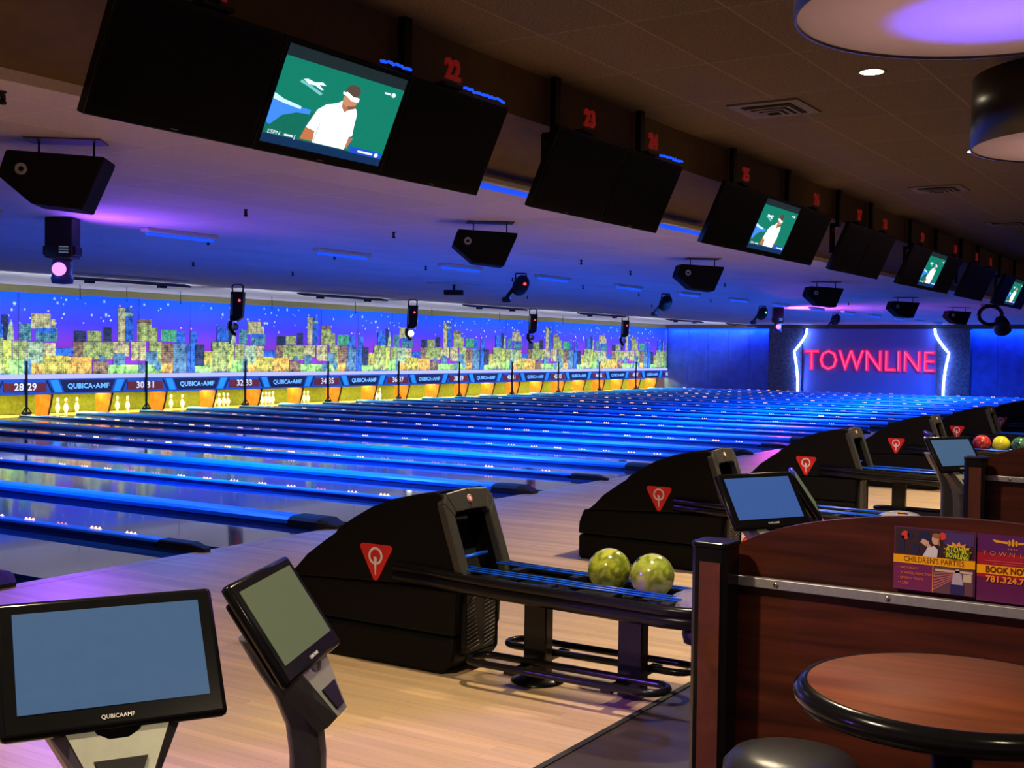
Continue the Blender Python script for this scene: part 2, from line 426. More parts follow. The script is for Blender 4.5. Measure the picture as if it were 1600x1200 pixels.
# kickbacks, curtains
KB = .70
for i in range(3, 26):
    x = i*P+KB
    pts = [(17.12, .002), (17.58, .002), (17.58, .62), (16.97, .62), (16.99, .45), (17.05, .22), (17.09, .1)]
    k = MB().m(ORANGEK).prism([(x, y, z) for y, z in pts], (0, 0, 0), (.05, 0, 0)).m(BLACK).tube([(x+.02, y-.02, z) for y, z in [(16.97, .61), (16.99, .45), (17.05, .22), (17.12, .03)]], .022, 6)
    k = k.build('kickback_board', None, origin=(x, 17.4, 0))
    tag(k, 'curved orange side board at the pin deck of lane %s' % nw(22+i), 'side board', 'orange side boards of the pin decks')
c_ = MB().box((26.5, 17.92, .32), (38, .03, .62)).build('pit_curtain', OLIVE)
struct(c_)
struct(MB().box((26.5, 17.43, -.03), (38, .94, .06)).build('floor', mat('pin_deck_boards', (.55, .34, .12), .35, noise=.2, nscale=7)))
struct(MB().box((26.5, 18.05, .5), (38, .1, 1.1)).build('wall_back', OLIVE))
# pins (profile in metres)
prof = [(.0, 0), (.026, 0), (.030, .012), (.041, .06), (.054, .10), (.0605, .125), (.059, .15), (.050, .19), (.036, .225), (.026, .25), (.0235, .265), (.025, .285), (.030, .315), (.0325, .338), (.030, .36), (.022, .376), (.010, .382), (0, .383)]
pin0 = empty('bowling_pin', (0, 0, 0), 0, 'x', 'bowling pin')
MB().lathe(prof, n=20).build('pin_body', PINW, pin0)
MB().lathe([(.0258, .268), (.0262, .285), (.0285, .296), (.0262, .268)], n=16).build('red_stripe', PINR, pin0)
first = True
def pin(x, y, label, group):
    global first
    if first: p = pin0; first = False; p.location = (x, y, 0); p['label'] = label; p['group'] = group
    else: copy_tree(pin0, (x, y, 0), None, label, group)
PINROWS = [(29, [(11.77, 17.62), (11.84, 17.4), (12.325, 17.62)]), (30, [(13.551, 17.62), (13.701, 17.4)]), (31, [(15.325, 17.62), (15.527, 17.4)]), (32, [(16.894, 17.62), (16.862, 17.4), (17.245, 17.62), (17.189, 17.4)]), (33, [(18.597, 17.62), (18.54, 17.4), (18.927, 17.62), (18.843, 17.4), (19.207, 17.62)]), (34, [(20.227, 17.62), (20.155, 17.4), (20.569, 17.62), (20.496, 17.4)]), (36, [(23.51, 17.62), (23.436, 17.4), (23.906, 17.62), (23.798, 17.4), (24.241, 17.62)]), (43, [(37.186, 17.62), (37.123, 17.4)]), (45, [(40.891, 17.62)])]
for lane, spots in PINROWS:
    for k, (x, y) in enumerate(spots):
        for q in range(3, 26):
            kb = q*P+KB
            if kb-.075 < x < kb+.15: x = kb+.15
        m = len(spots)
        if m == 1: lab = 'single white bowling pin left standing under lane number %s' % nw(lane)
        else:
            place = 'leftmost' if k == 0 else ('rightmost' if k == m-1 else ORD[k]+' from the left')
            lab = '%s of the %s glowing white pins under lane number %s' % (place, nw(m), nw(lane))
        pin(x, y, lab, 'pins under lane number %s' % nw(lane))

# ------------------------------------------------------------------ skyline mural
SKYM = bpy.data.materials.new('printed_night_sky'); SKYM.use_nodes = True
nt = SKYM.node_tree; bs = nt.nodes['Principled BSDF']; bs.inputs['Roughness'].default_value = .7; bs.inputs['Specular IOR Level'].default_value = .1
tc = nt.nodes.new('ShaderNodeTexCoord'); sp = nt.nodes.new('ShaderNodeSeparateXYZ'); nt.links.new(tc.outputs['Object'], sp.inputs[0])
mr = nt.nodes.new('ShaderNodeMapRange'); mr.inputs[1].default_value = .70; mr.inputs[2].default_value = 1.92
nt.links.new(sp.outputs['Z'], mr.inputs[0]); cr = nt.nodes.new('ShaderNodeValToRGB'); nt.links.new(mr.outputs[0], cr.inputs[0])
cr.color_ramp.elements[0].color = (.17, .02, .30, 1); cr.color_ramp.elements[1].color = (.004, .085, .80, 1)
e_ = cr.color_ramp.elements.new(.45); e_.color = (.05, .035, .55, 1)
nt.links.new(cr.outputs[0], bs.inputs['Base Color'])
C_ = dict(navy=windows_mat('facade_navy', (.02, .03, .10), (.05, .07, .14)), blue=windows_mat('facade_blue', (.03, .12, .55), (.04, .16, .62)),
    teal=windows_mat('facade_teal', (.05, .17, .26), (.16, .36, .34)), tan=windows_mat('facade_tan', (.52, .42, .20), (.62, .52, .26)),
    olive=windows_mat('facade_olive', (.30, .34, .11), (.48, .50, .18)), olive2=windows_mat('facade_gold', (.42, .34, .07), (.62, .46, .09)),
    pale=windows_mat('facade_pale', (.34, .44, .26), (.44, .52, .30)), brown=windows_mat('facade_brown', (.20, .10, .09), (.36, .24, .10)),
    green=windows_mat('facade_green', (.05, .30, .16), (.12, .42, .20)), yellow=windows_mat('facade_yellow', (.55, .58, .10), (.62, .62, .12)),
    orange=windows_mat('facade_orange', (.66, .32, .07), (.70, .42, .09)), lgreen=windows_mat('facade_lime', (.28, .58, .14), (.38, .66, .18), .2, .2),
    slate=windows_mat('facade_slate', (.09, .18, .30), (.12, .24, .36)))
STAR = mat('printed_star', (.55, .75, 1.), .7, spec=.1)
BLD = [(9.88, 1.75, 10.07, 2.34, 'navy'), (9.83, 1.72, 9.93, 2.12, 'blue'), (10.35, 1.76, 10.66, 2.15, 'teal'), (10.67, 2.04, 11.19, 2.4, 'tan'), (11.2, 2.06, 11.32, 2.28, 'tan'), (10.79, 1.75, 11.39, 2.06, 'teal'), (10.83, 1.94, 11.32, 2.05, 'blue'), (11.84, 1.75, 12.19, 2.02, 'navy'), (12.23, 1.77, 12.65, 2.02, 'olive'), (12.7, 1.78, 12.96, 2.12, 'navy'), (13.15, 1.78, 13.61, 2.63, 'blue'), (13.15, 1.78, 13.37, 2.61, 'tan'), (13.15, 2.42, 13.61, 2.5, 'pale'), (13.75, 2.2, 14.21, 2.36, 'brown'), (13.75, 1.79, 14.21, 2.25, 'olive'), (14.21, 1.78, 14.4, 2.14, 'olive'), (14.52, 1.79, 15.04, 2.1, 'green'), (15.04, 1.73, 15.33, 2.06, 'blue'), (15.51, 0.88, 15.78, 2.07, 'blue'), (9.83, 0.94, 10.14, 1.76, 'olive'), (9.93, 1.08, 10.14, 1.75, 'yellow'), (10.17, 1.31, 10.54, 1.75, 'olive'), (10.56, 1.23, 10.99, 1.73, 'pale'), (10.99, 1.35, 11.32, 1.71, 'tan'), (11.32, 1.41, 11.82, 1.6, 'blue'), (11.81, 1.23, 12.1, 1.75, 'brown'), (12.1, 1.33, 12.98, 1.75, 'olive'), (12.98, 1.41, 13.49, 1.76, 'tan'), (13.55, 1.3, 14.02, 1.77, 'tan'), (14.13, 1.16, 14.53, 1.78, 'olive'), (14.53, 1.02, 14.94, 1.75, 'brown'), (10.99, 0.92, 11.68, 1.41, 'olive2'), (11.68, 0.9, 12.35, 1.38, 'orange'), (10.06, 0.91, 10.46, 1.31, 'lgreen'), (10.46, 0.92, 10.66, 1.34, 'slate'), (10.66, 0.91, 10.99, 1.23, 'orange'), (12.38, 0.9, 12.84, 1.29, 'brown'), (13.0, 1.16, 13.35, 1.48, 'slate'), (14.02, 1.16, 14.38, 1.55, 'slate'), (12.84, 0.89, 13.76, 1.19, 'lgreen'), (13.76, 0.89, 14.51, 1.19, 'lgreen'), (14.53, 0.89, 14.9, 1.22, 'orange'), (14.94, 0.89, 15.38, 1.73, 'slate'), (15.4, 0.87, 15.67, 1.73, 'blue'), (15.69, 1.01, 16.01, 1.73, 'navy'), (16.01, 0.87, 16.43, 1.56, 'olive2'), (15.67, 0.87, 16.25, 1.15, 'lgreen'), (16.47, 1.71, 16.78, 2.25, 'blue'), (16.29, 0.94, 16.9, 1.81, 'olive'), (16.25, 0.86, 16.96, 1.01, 'slate')]
SPIRE = [(10.02, 1.77), (10.07, 2.1), (10.13, 2.25), (10.18, 2.1), (10.21, 1.77)]
mu = MB(); yW = 17.12; PER = 6.98; MX0, MX1 = 3.0, 45.38
mu.m(SKYM).box(((MX0+MX1)/2, yW+.012, 1.9), (MX1-MX0, .024, 1.94))
def mrect(x0, z0, x1, z1, k):
    x0, x1 = max(x0, MX0), min(x1, MX1)
    if x1-x0 > .01:
        y = yW-.0006*k
        mu.poly([(x0, y, z0), (x1, y, z0), (x1, y, z1), (x0, y, z1)])
for rep in range(-1, 6):
    dx = rep*PER
    for k, (x0, z0, x1, z1, c) in enumerate(BLD):
        mu.m(C_[c]); mrect(x0+dx, max(z0, .93), x1+dx, z1, 2+k)
    if MX0 < 10+dx < MX1:
        mu.m(C_['pale']).poly([(x+dx, yW-.0006*20, z) for x, z in SPIRE])
        for (cx, cz, r) in [(13.9, 1.1, .13), (14.4, 1.15, .12), (12.65, 1.35, .1)]:
            mu.m(C_['slate']).poly([(cx+dx+r*math.cos(t*.6283), yW-.034, cz+r*math.sin(t*.6283)) for t in range(10)])
        for (cx, cz) in [(11.12, 2.46), (13.2, 2.66), (13.55, 2.66), (15.2, 2.16), (15.55, 2.15)]:
            if cx+dx < MX1: mu.m(mat('printed_red_beacon', (.9, .3, .25), .7)).box((cx+dx, yW-.006, cz), (.05, .004, .04))
    for q in range(44):
        sx, sz = 10.0+random.random()*PER+dx, 2.12+random.random()*.68
        if not MX0+.1 < sx < MX1-.1: continue
        r = .022+.05*random.random()**2
        mu.m(STAR)
        y = yW-.0005
        for a in (0, R(60), R(120)):
            ca, sa = math.cos(a), math.sin(a)
            mu.poly([(sx+ca*r-sa*.006, y, sz+sa*r+ca*.006), (sx+ca*r*.2+sa*.012, y, sz+sa*r*.2-ca*.012), (sx-ca*r+sa*.006, y, sz-sa*r-ca*.006), (sx-ca*r*.2-sa*.012, y, sz-sa*r*.2+ca*.012)])
for i in range(4, 27):       # joints between the printed sheets
    x = i*P-.1
    if i % 2 == 0 or i % 4 == 1: mu.m(C_['navy']).box((x, yW-.036, 1.9), (.010, .003, 1.92))
mo = mu.build('skyline_mural', None, origin=((MX0+MX1)/2, yW, .93))
tag(mo, 'long printed mural of a glowing night city skyline on the back wall', 'mural')

# ------------------------------------------------------------------ right wall: panels, columns, lit sign
xw = XR
for k, (ya, yb) in enumerate([(12.0, 17.05), (-3.0, 3.3)]):
    n = 5 if k == 0 else 6
    root = empty('wall_panelling', (xw, (ya+yb)/2, 0), 0, ['tall blue lit wall panelling between the mural and the stone column', 'tall blue lit wall panelling at the right, beyond the ball returns'][k], 'wall panelling')
    for q in range(n):
        w = (yb-ya)/n
        MB().box((-.0, ya+w*(q+.5)-(ya+yb)/2, 1.43), (.04, w-.012, 2.84)).build('panel', WALLB, root)
    t = MB().box((-.10, 0, 2.83), (.04, yb-ya-.05, .03)).build('led_strip', em('blue_led_strip', (.004, .10, 1), 2.2), root)
for k, (ya, yb) in enumerate([(10.45, 12.0), (3.3, 4.65)]):
    c = MB().box((0, 0, 1.44), (.26, yb-ya, 2.86)).build('stone_column', STONE)
    c.location = (xw-.10, (ya+yb)/2, 0)
    tag(c, ['dark stone-clad column left of the lit arch sign', 'dark stone-clad column right of the lit arch sign'][k], 'column', 'stone columns beside the sign')
sg = empty('lit_sign', (45.36, 7.5, 0), 0, 'large arched sign panel edged with white-blue light, pink neon letters on it', 'sign')
def shp(n=1.0):
    L = [(10.19, 2.85), (10.22, 2.62), (10.36, 2.36), (10.56, 2.08), (10.76, 1.83), (10.70, 1.5), (10.63, 1.1), (10.58, .6), (10.57, .02)]
    Rr = [(7.5-(y-7.5)*1.04, z) for y, z in L]
    return L, Rr
L, Rr = shp()
out = [(0, y-7.5, z) for y, z in L]+[(0, y-7.5, z) for y, z in Rr[::-1]]
MB().prism(out, (0, 0, 0), (.06, 0, 0)).build('backing_panel', PANELP, sg)
for S in (L, Rr):
    MB().tube([(-.22, y-7.5, z) for y, z in S], .05, 8).build('edge_tube', em('white_blue_neon', (.13, .26, 1), 30), sg)
lt = MB().text('TOWNLINE', 1.28, frame(Vector((-.10, 0, 1.42)), Vector((0, -1, 0)), Vector((0, 0, 1)), Vector((-1, 0, 0))), .05, off=.012, width=5.62)
lt.build('neon_letters', em('pink_neon', (1, .015, .12), 1.1), sg)
# bright cores of the letters
lt = MB().text('TOWNLINE', 1.28, frame(Vector((-.16, 0, 1.42)), Vector((0, -1, 0)), Vector((0, 0, 1)), Vector((-1, 0, 0))), .004, off=-.035, width=5.5)
lt.build('neon_tubes', em('pink_neon_core', (1, .06, .22), 2.2), sg)

# ------------------------------------------------------------------ ball returns
def q_emblem(parent, M):
    a = MB(); tri = [(-.118, .075), (.118, .075), (0, -.135)]
    o = []
    for i in range(3):
        p0 = Vector(tri[i]); pa = Vector(tri[i-1]); pb = Vector(tri[(i+1) % 3])
        o += [p0+(pa-p0).normalized()*.028, p0+(pa-p0).normalized()*.010+(pb-p0).normalized()*.010, p0+(pb-p0).normalized()*.028]
    v0 = [M @ Vector((x, y, 0)) for x, y in o]
    d = M.to_3x3() @ Vector((0, 0, .006))
    a.prism(v0, (0, 0, 0), d)
    e = a.build('emblem', RED, parent)
    b = MB()
    n = 28
    for i in range(n):
        if i in (20, 21): continue
        t0, t1 = 2*math.pi*i/n, 2*math.pi*(i+1)/n
        r0, r1 = .034, .047
        b.poly([M @ Vector((r*math.cos(t), .014+r*math.sin(t), .008)) for r, t in ((r0, t0), (r1, t0), (r1, t1), (r0, t1))])
    b.poly([M @ Vector(q) for q in ((-.012, .012, .0085), (.010, .006, .0085), (.004, -.085, .0085), (-.001, -.088, .0085))])
    b.build('emblem_mark', WHITE, e)
def ball_return():
    root = empty('ball_return', (0, 0, 0), 0, 'x', 'ball return', 'ball returns on the approach')
    hw = .215
    # profile in (y, z); y relative to foul line
    body = [(-3.72, .0), (-3.775, .05), (-3.80, .20), (-3.80, .45), (-2.60, .45), (-2.575, .30), (-2.56, .02), (-2.58, 0)]
    def shell(name, pr, w, m_, bev):
        b = MB(); b.prism([(-w, y, z) for y, z in pr], (-w, 0, 0), (w, 0, 0)); return b.build(name, m_, root, bev=bev)
    shell('base_shell', [(-3.70, 0), (-3.775, .06), (-3.79, .198), (-2.575, .198), (-2.575, .02), (-2.60, 0)], hw, SHELL, .022)
    shell('body_shell', [(-3.79, .204), (-3.80, .448), (-2.62, .40), (-2.58, .30), (-2.575, .204)], hw+.002, SHELL, .016)
    # hood: curved top, open front with a frame
    arcp = [(-2.66, .40), (-2.72, .45), (-2.80, .53), (-2.93, .62), (-3.00, .665), (-3.02, .69), (-3.12, .755), (-3.25, .825), (-3.40, .88), (-3.55, .915), (-3.66, .93)]
    fr = [(-3.70, .925), (-3.735, .85), (-3.80, .66), (-3.86, .46)]
    sd = arcp+fr
    for sx in (-1, 1):
        x = sx*hw
        MB().prism([(x-sx*.03, y, z) for y, z in sd], (0, 0, 0), (sx*.03, 0, 0)).build('side_shell', SHELL, root, bev=.012)
    tp = MB()
    for (a, b) in zip(arcp, arcp[1:]):
        tp.prism([(-hw+.005, a[0], a[1]), (-hw+.005, b[0], b[1]), (-hw+.005, b[0]+.012, b[1]-.03), (-hw+.005, a[0]+.012, a[1]-.03)], (0, 0, 0), (2*hw-.01, 0, 0))
    tp.build('top_shell', SHELL, root)
    # opening frame (rounded portal)
    f = MB()
    d = Vector((0, -3.86+3.70, .46-.925)).normalized()
    up = -d; n = Vector((0, up.z, -up.y))*-1
    fo = Vector((0, -3.70, .925))
    def fp(x, s, o=0.): return fo+d*s+Vector((x, 0, 0))+n*o
    outer = [(-hw-.012, .50), (-hw-.012, .05), (-hw+.02, .0), (0, -.014), (hw-.02, .0), (hw+.012, .05), (hw+.012, .50)]
    inner = [(-hw+.055, .50), (-hw+.055, .13), (-hw+.075, .105), (0, .10), (hw-.075, .105), (hw-.055, .13), (hw-.055, .50)]
    for k in range(6):
        quad = [outer[k], outer[k+1], inner[k+1], inner[k]]
        f.prism([fp(x, s, .012) for x, s in quad], (0, 0, 0), n*-.05)
    f.build('opening_frame', mat('grey_black_frame', (.035, .034, .030), .38, noise=.2, nscale=90), root, bev=.008)
    MB().prism([fp(x, s, -.16) for x, s in [(-hw+.03, .48), (-hw+.03, .06), (hw-.03, .06), (hw-.03, .48)]], (0, 0, 0), n*-.01).build('hood_interior', DARKHOLE, root)
    bd = MB(); Mb = frame(fp(0, .045, .014), Vector((1, 0, 0)), up, n)
    bd.m(WHITE).lathe([(0, 0), (.021, 0), (.021, .004), (0, .004)], n=20, M=Mb)
    bd.m(RED).lathe([(.013, .0045), (.018, .0045), (.018, .0055), (.013, .0055), (.013, .0045)], n=20, M=Mb)
    bd.build('round_badge', None, root)
    # grille low on the front face
    g = MB().m(BLACK).box((.0, -3.803, .26), (.30, .012, .34), bev=.02)
    g.build('grille', None, root)
    gl = MB()
    for k in range(13):
        z = .13+.021*k
        for (xa, xb) in ((-.13, -.02-.004*k), (.03, .13)):
            if abs(k-6) > 5: xa, xb = xa*.8, xb*.8
            gl.tube([(xa, -3.812, z-.008), (xb, -3.812, z+.008)], .0022, 4)
    gl.build('grille_slot', mat('grille_slot_edge', (.12, .115, .11), .4, noise=.1), root)
    # power box spout / roller inside the opening
    MB().tube([(-.15, -3.74, .585), (.15, -3.74, .585)], .012, 8).build('roller', BLUERAIL, root)
    # tray
    zt = .505
    fo_ = []
    hwx = .225; ye, ys = -5.22, -3.42
    pts = [(-hwx, ys, zt+.02), (-hwx, -4.0, zt), (-hwx, -4.95, zt-.02)]
    for a in range(1, 8):
        t = math.pi*a/8; pts.append((-hwx*math.cos(t), -4.95-.27*math.sin(t), zt-.02))
    pts += [(hwx, -4.95, zt-.02), (hwx, -4.0, zt), (hwx, -3.72, zt+.01)]
    MB().tube([(x, y, z+.004) for x, y, z in pts], .026, 10).tube([(x*.97, y, z-.042) for x, y, z in pts], .034, 10).build('tray_frame', STEELB, root)
    ra = MB()
    for x in (-.178, -.134, -.09): ra.tube([(x, -3.66, zt+.044), (x, -5.0, zt+.026)], .0042, 8)
    for x in (.09, .134): ra.tube([(x, -3.84, zt+.042), (x, -4.98, zt+.026)], .0042, 8)
    ra.build('ball_rail', BLUERAIL, root)
    cr_ = MB()
    for y in (-3.95, -4.3, -4.65, -4.95):
        for sx in (-1, 1): cr_.box((sx*.155, y, zt-.01), (.13, .05, .05))
    for x0, x1 in ((-.20, -.08), (.08, .20)): cr_.box(((x0+x1)/2, -4.35, zt-.055), (x1-x0, 1.35, .012))
    cr_.build('rail_bracket', BLACK, root)
    bw = MB()
    bw.lathe([(0, .055), (.06, .055), (.11, .045), (.15, .025), (.185, -.01), (.175, -.05), (.12, -.08), (0, -.085)], (0, -5.06, zt+.0), 28)
    bo = bw.build('tray_end_bowl', BOWLG, root)
    MB().box((-.06, -5.09, zt+.053), (.05, .07, .006), Matrix.Rotation(R(18), 3, 'Y') @ Matrix.Rotation(R(20), 3, 'Z')).build('sticker', mat('orange_sticker', (.85, .32, .04), .5, noise=.1), bo)
    MB().lathe([(0, 0), (.09, .0), (.10, .04), (.08, .1), (0, .1)], (0, -5.05, zt-.19), 20).build('motor_housing', BLACK, root)
    for k, y in enumerate((-4.17, -4.70)):
        l = MB().box((-.02, y, .235), (.075, .13, .45), bev=.008)
        l.box((-.02, y, .452), (.2, .2, .02))
        if k == 0: l.lathe([(0, .0), (.135, .0), (.135, .006), (.10, .022), (.04, .045), (0, .05)], (-.02, y, .0), 28)
        l.build('leg', STEELB, root)
    for sx, ya, yb in ((-1, -3.90, -4.97), (1, -3.88, -4.93)):
        xc = sx*.20-.02; r = .085; pl = []
        for a in range(9): t = math.pi*a/8; pl.append((xc+r*math.cos(t), ya-r+r*math.sin(t), .125))
        for a in range(9): t = math.pi+math.pi*a/8; pl.append((xc+r*math.cos(t), yb+r+r*math.sin(t), .125))
        MB().tube(pl, .0185, 8, closed=True).build('foot_rail', STEELB, root)
    cb = MB()
    for y in (-4.17, -4.70): cb.box((-.02, y, .098), (.56, .055, .018))
    for y in (-4.70,):
        cb.box((-.02, y, .05), (.07, .07, .1))
    cb.build('cross_bar', STEELB, root)
    q_emblem(root, frame(Vector((-hw-.0005, -3.285, .555)), Vector((0, -1, 0)), Vector((0, 0, 1)), Vector((-1, 0, 0))))
    return root
br0 = ball_return()
names = ['nearest black ball return hood with red triangle, in front of the small touch screens', 'second black ball return hood from the front, behind the two green balls', 'third black ball return from the front, behind the tilted blank touch screen', 'fourth ball return from the front, with red, yellow and green balls on its tray', 'fifth black ball return from the front, beyond the tray of colored balls', 'farthest ball return, at the right edge of the photo']
for k in range(6):
    x = -1.82+2*P*k
    if k == 0: br0.location = (x, 0, 0); br0['label'] = names[0]
    else: copy_tree(br0, (x, 0, 0), None, names[k])
# balls
def ball_mat(name, c1, c2, c3):
    m = bpy.data.materials.new(name); m.use_nodes = True; nt = m.node_tree; b = nt.nodes['Principled BSDF']
    b.inputs['Roughness'].default_value = .18; b.inputs['Coat Weight'].default_value = .5
    tc = nt.nodes.new('ShaderNodeTexCoord'); n = nt.nodes.new('ShaderNodeTexNoise')
    n.inputs['Scale'].default_value = 9; n.inputs['Detail'].default_value = 3; n.inputs['Distortion'].default_value = 2.4
    nt.links.new(tc.outputs['Object'], n.inputs['Vector']); r = nt.nodes.new('ShaderNodeValToRGB')
    r.color_ramp.elements[0].position = .36; r.color_ramp.elements[0].color = (*c1, 1); r.color_ramp.elements[1].position = .68; r.color_ramp.elements[1].color = (*c3, 1)
    e = r.color_ramp.elements.new(.52); e.color = (*c2, 1)
    nt.links.new(n.outputs['Fac'], r.inputs['Fac']); nt.links.new(r.outputs['Color'], b.inputs['Base Color'])
    MATS[name] = m; return m
GB = ball_mat('marbled_green_ball', (.16, .20, .02), (.42, .48, .035), (.55, .56, .10))
GB2 = ball_mat('marbled_green_ball_pale', (.20, .26, .03), (.42, .50, .06), (.50, .46, .30))
def ball(loc, m_, label, rot):
    b = MB().sphere((0, 0, 0), .1055, 40, 24)
    o = b.build('bowling_ball', m_); o.location = loc; o.rotation_euler = rot
    tag(o, label, 'bowling ball', 'bowling balls')
    h = MB()
    for (a, e) in ((0, 78), (40, 75), (20, 52)):
        d = Vector((math.cos(R(e))*math.cos(R(a)), math.cos(R(e))*math.sin(R(a)), math.sin(R(e))))
        h.lathe([(0, .0008), (.013, .0008)], d*.1055, 12, d.to_track_quat('Z', 'Y').to_matrix())
    h.build('finger_hole', DARKHOLE, o)
    return o
ball((-1.82, -4.555, .6005), GB, 'left of the two marbled green balls on the nearest tray', (.3, .2, 2.2))
ball((-1.82, -4.785, .5975), GB2, 'right of the two marbled green balls, beside the wooden post', (.5, .1, 2.6))
ball((1.43, -4.06, .224), mat('red_ball', (.75, .035, .045), .15, noise=.1, nscale=4, coat=.5), 'glossy red ball low under the second tray, behind the wood partition', (.4, 0, 1))
xb = -1.82+6*P
for k, (y, c, l) in enumerate([(-4.27, ball_mat('marbled_red_ball', (.2, .01, .01), (.45, .03, .03), (.55, .18, .1)), 'dark red marbled ball on the far tray, left of the yellow one'), (-4.49, mat('yellow_ball', (.62, .58, .03), .16, noise=.2, nscale=5, coat=.5), 'bright yellow ball between the red and green ones on the far tray'), (-4.71, ball_mat('marbled_dark_green_ball', (.01, .04, .03), (.03, .12, .07), (.10, .22, .12)), 'dark green ball at the right edge, on the far tray')]):
    ball((xb, y, .6045-.003*k), c, l, (-.9, .7, k))

# ------------------------------------------------------------------ touch-screen consoles
def console(mname, scr, yaw):
    root = empty(mname, (0, 0, 0), 0, 'x', 'touch screen', 'touch screen consoles')
    tilt = R(-34)
    M = Matrix.Rotation(tilt, 3, 'X')
    H = 1.03                                  # screen centre above floor
    def T(x, y, z): return M @ Vector((x, y, z))+Vector((0, 0, H))
    hs = MB()
    hs.box((0, 0, H)+Vector((0, 0, 0)) if False else Vector((0, 0, H)), (.425, .028, .275), M, bev=.011)
    hs.box(T(0, .019, -.01), (.38, .03, .22), M, bev=.008)
    mon = hs.build('monitor', GLOSSB, root)
    MB().box(T(0, -.0145, .008), (.36, .002, .202), M).build('display', scr, mon)
    Mt = frame(T(0, -.0155, -.115), M @ Vector((1, 0, 0)), M @ Vector((0, 0, 1)), M @ Vector((0, -1, 0)))
    MB().text('QUBICAAMF', .012, Mt, .0003, width=.062).build('lettering', WHITE, mon)
    # neck: slanted V plate with cut-out, dark flanks, curved pole
    b0 = T(0, .0, -.135)
    nk = MB()
    Mv = Matrix.Rotation(R(-32), 3, 'X')
    def V(x, z, o=0.): return Vector((x, b0.y+.012, b0.z+.004))+Mv @ Vector((0, -o, z))
    out_ = [V(-.105, .01), V(-.052, .004), V(-.040, -.018), V(-.018, -.030), V(.018, -.030), V(.040, -.018), V(.052, .004), V(.105, .01), V(.040, -.145), V(-.040, -.145)]
    nn = (Mv @ Vector((0, -1, 0)))
    nk.prism(out_, (0, 0, 0), nn*.012)
    nk.build('neck_plate', GREYM, root)
    MB().prism([V(-.050, -.070, .013), V(.050, -.070, .013), V(.026, -.130, .013), V(-.026, -.130, .013)], (0, 0, 0), nn*.004).build('speaker_inset', BLACK, root)
    fl = MB()
    for sx in (-1, 1):
        fl.prism([V(sx*.135, .02, -.02), V(sx*.105, .02, .012), V(sx*.040, -.145, .012), V(sx*.048, -.155, -.02)][::sx], (0, 0, 0), nn*-.03)
    fl.prism([V(-.11, .03, .0), V(.11, .03, .0), V(.11, .012, .0), V(-.11, .012, .0)], (0, 0, 0), nn*-.03)
    fl.build('neck_flank', POLEG, root)
    pl = MB(); yb = b0.y+.012
    path = [(b0.y+.135, b0.z+.075, .085), (b0.y+.095, b0.z+.0, .070), (b0.y+.05, b0.z-.07, .054), (b0.y+.022, b0.z-.14, .044), (b0.y+.012, b0.z-.22, .040), (b0.y+.012, .03, .040)]
    rings = []
    for (y, z, w) in path:
        d = .040
        rings.append([pl.bm.verts.new(q) for q in ((-w, y-d*.7, z), (-w*.7, y-d, z), (w*.7, y-d, z), (w, y-d*.7, z), (w, y+d*.7, z), (w*.7, y+d, z), (-w*.7, y+d, z), (-w, y+d*.7, z))])
    for A, B in zip(rings, rings[1:]):
        for k in range(8): pl.bm.faces.new([A[k], A[(k+1) % 8], B[(k+1) % 8], B[k]])
    pl.bm.faces.new(rings[0]); pl.bm.faces.new(rings[-1][::-1])
    pl.build('pole', POLEG, root, bev=.006)
    MB().lathe([(0, .0), (.16, .0), (.16, .012), (.14, .02), (.05, .035), (0, .035)], (0, yb, 0), 32).build('base_plate', STEELB, root)
    return root
SCRB = mat('blank_blue_display', (.02, .03, .04), .12, emit=rgb(58, 88, 124), es=.95, noise=.1, spec=.5)
SCRG = mat('blank_grey_display', (.02, .02, .02), .06, emit=rgb(96, 102, 72), es=.9, noise=.1, spec=.9)
SCRB2 = mat('blank_brighter_blue_display', (.02, .03, .04), .12, emit=rgb(48, 84, 150), es=.95, noise=.1)
cA = console('touch_console', SCRB, 0); cB = console('touch_console', SCRG, 0)
LA = ['large near touch screen with a blank blue-grey display, at the lower left', 'blank blue touch screen behind the wood partition, before the third ball return', 'farther small blank touch screen above the second wooden post']
LB = ['narrow-looking touch screen turned sideways, its olive display reflecting blue light', 'dark touch screen seen edge on, right of the blank blue screen behind the partition', 'dark touch screen edge on, right of the farther blank screen']
for k in range(3):
    d = 2*P*k
    pa = [(-5.418, -5.319, 0), (-1.918, -5.364, -.02), (1.592, -5.43, -.04)][k]; pb = [(-4.796, -5.201, -.042), (-.83, -5.19, -.10), (2.144, -5.201, -.042)][k]
    if k == 0:
        cA.location = pa; cA.rotation_euler = (0, 0, R(-30)); cA['label'] = LA[0]
        cB.location = pb; cB.rotation_euler = (0, 0, R(24.3)); cB['label'] = LB[0]
    else:
        a = copy_tree(cA, pa, R(-30), LA[k]); b = copy_tree(cB, pb, R([24.3, 20, 22][k]), LB[k])
        if k == 1:
            for o in [c for c in COL.objects if c.parent and c.parent.parent == a and c.name.startswith('display')]:
                o.data = o.data.copy(); o.data.materials[0] = SCRB2

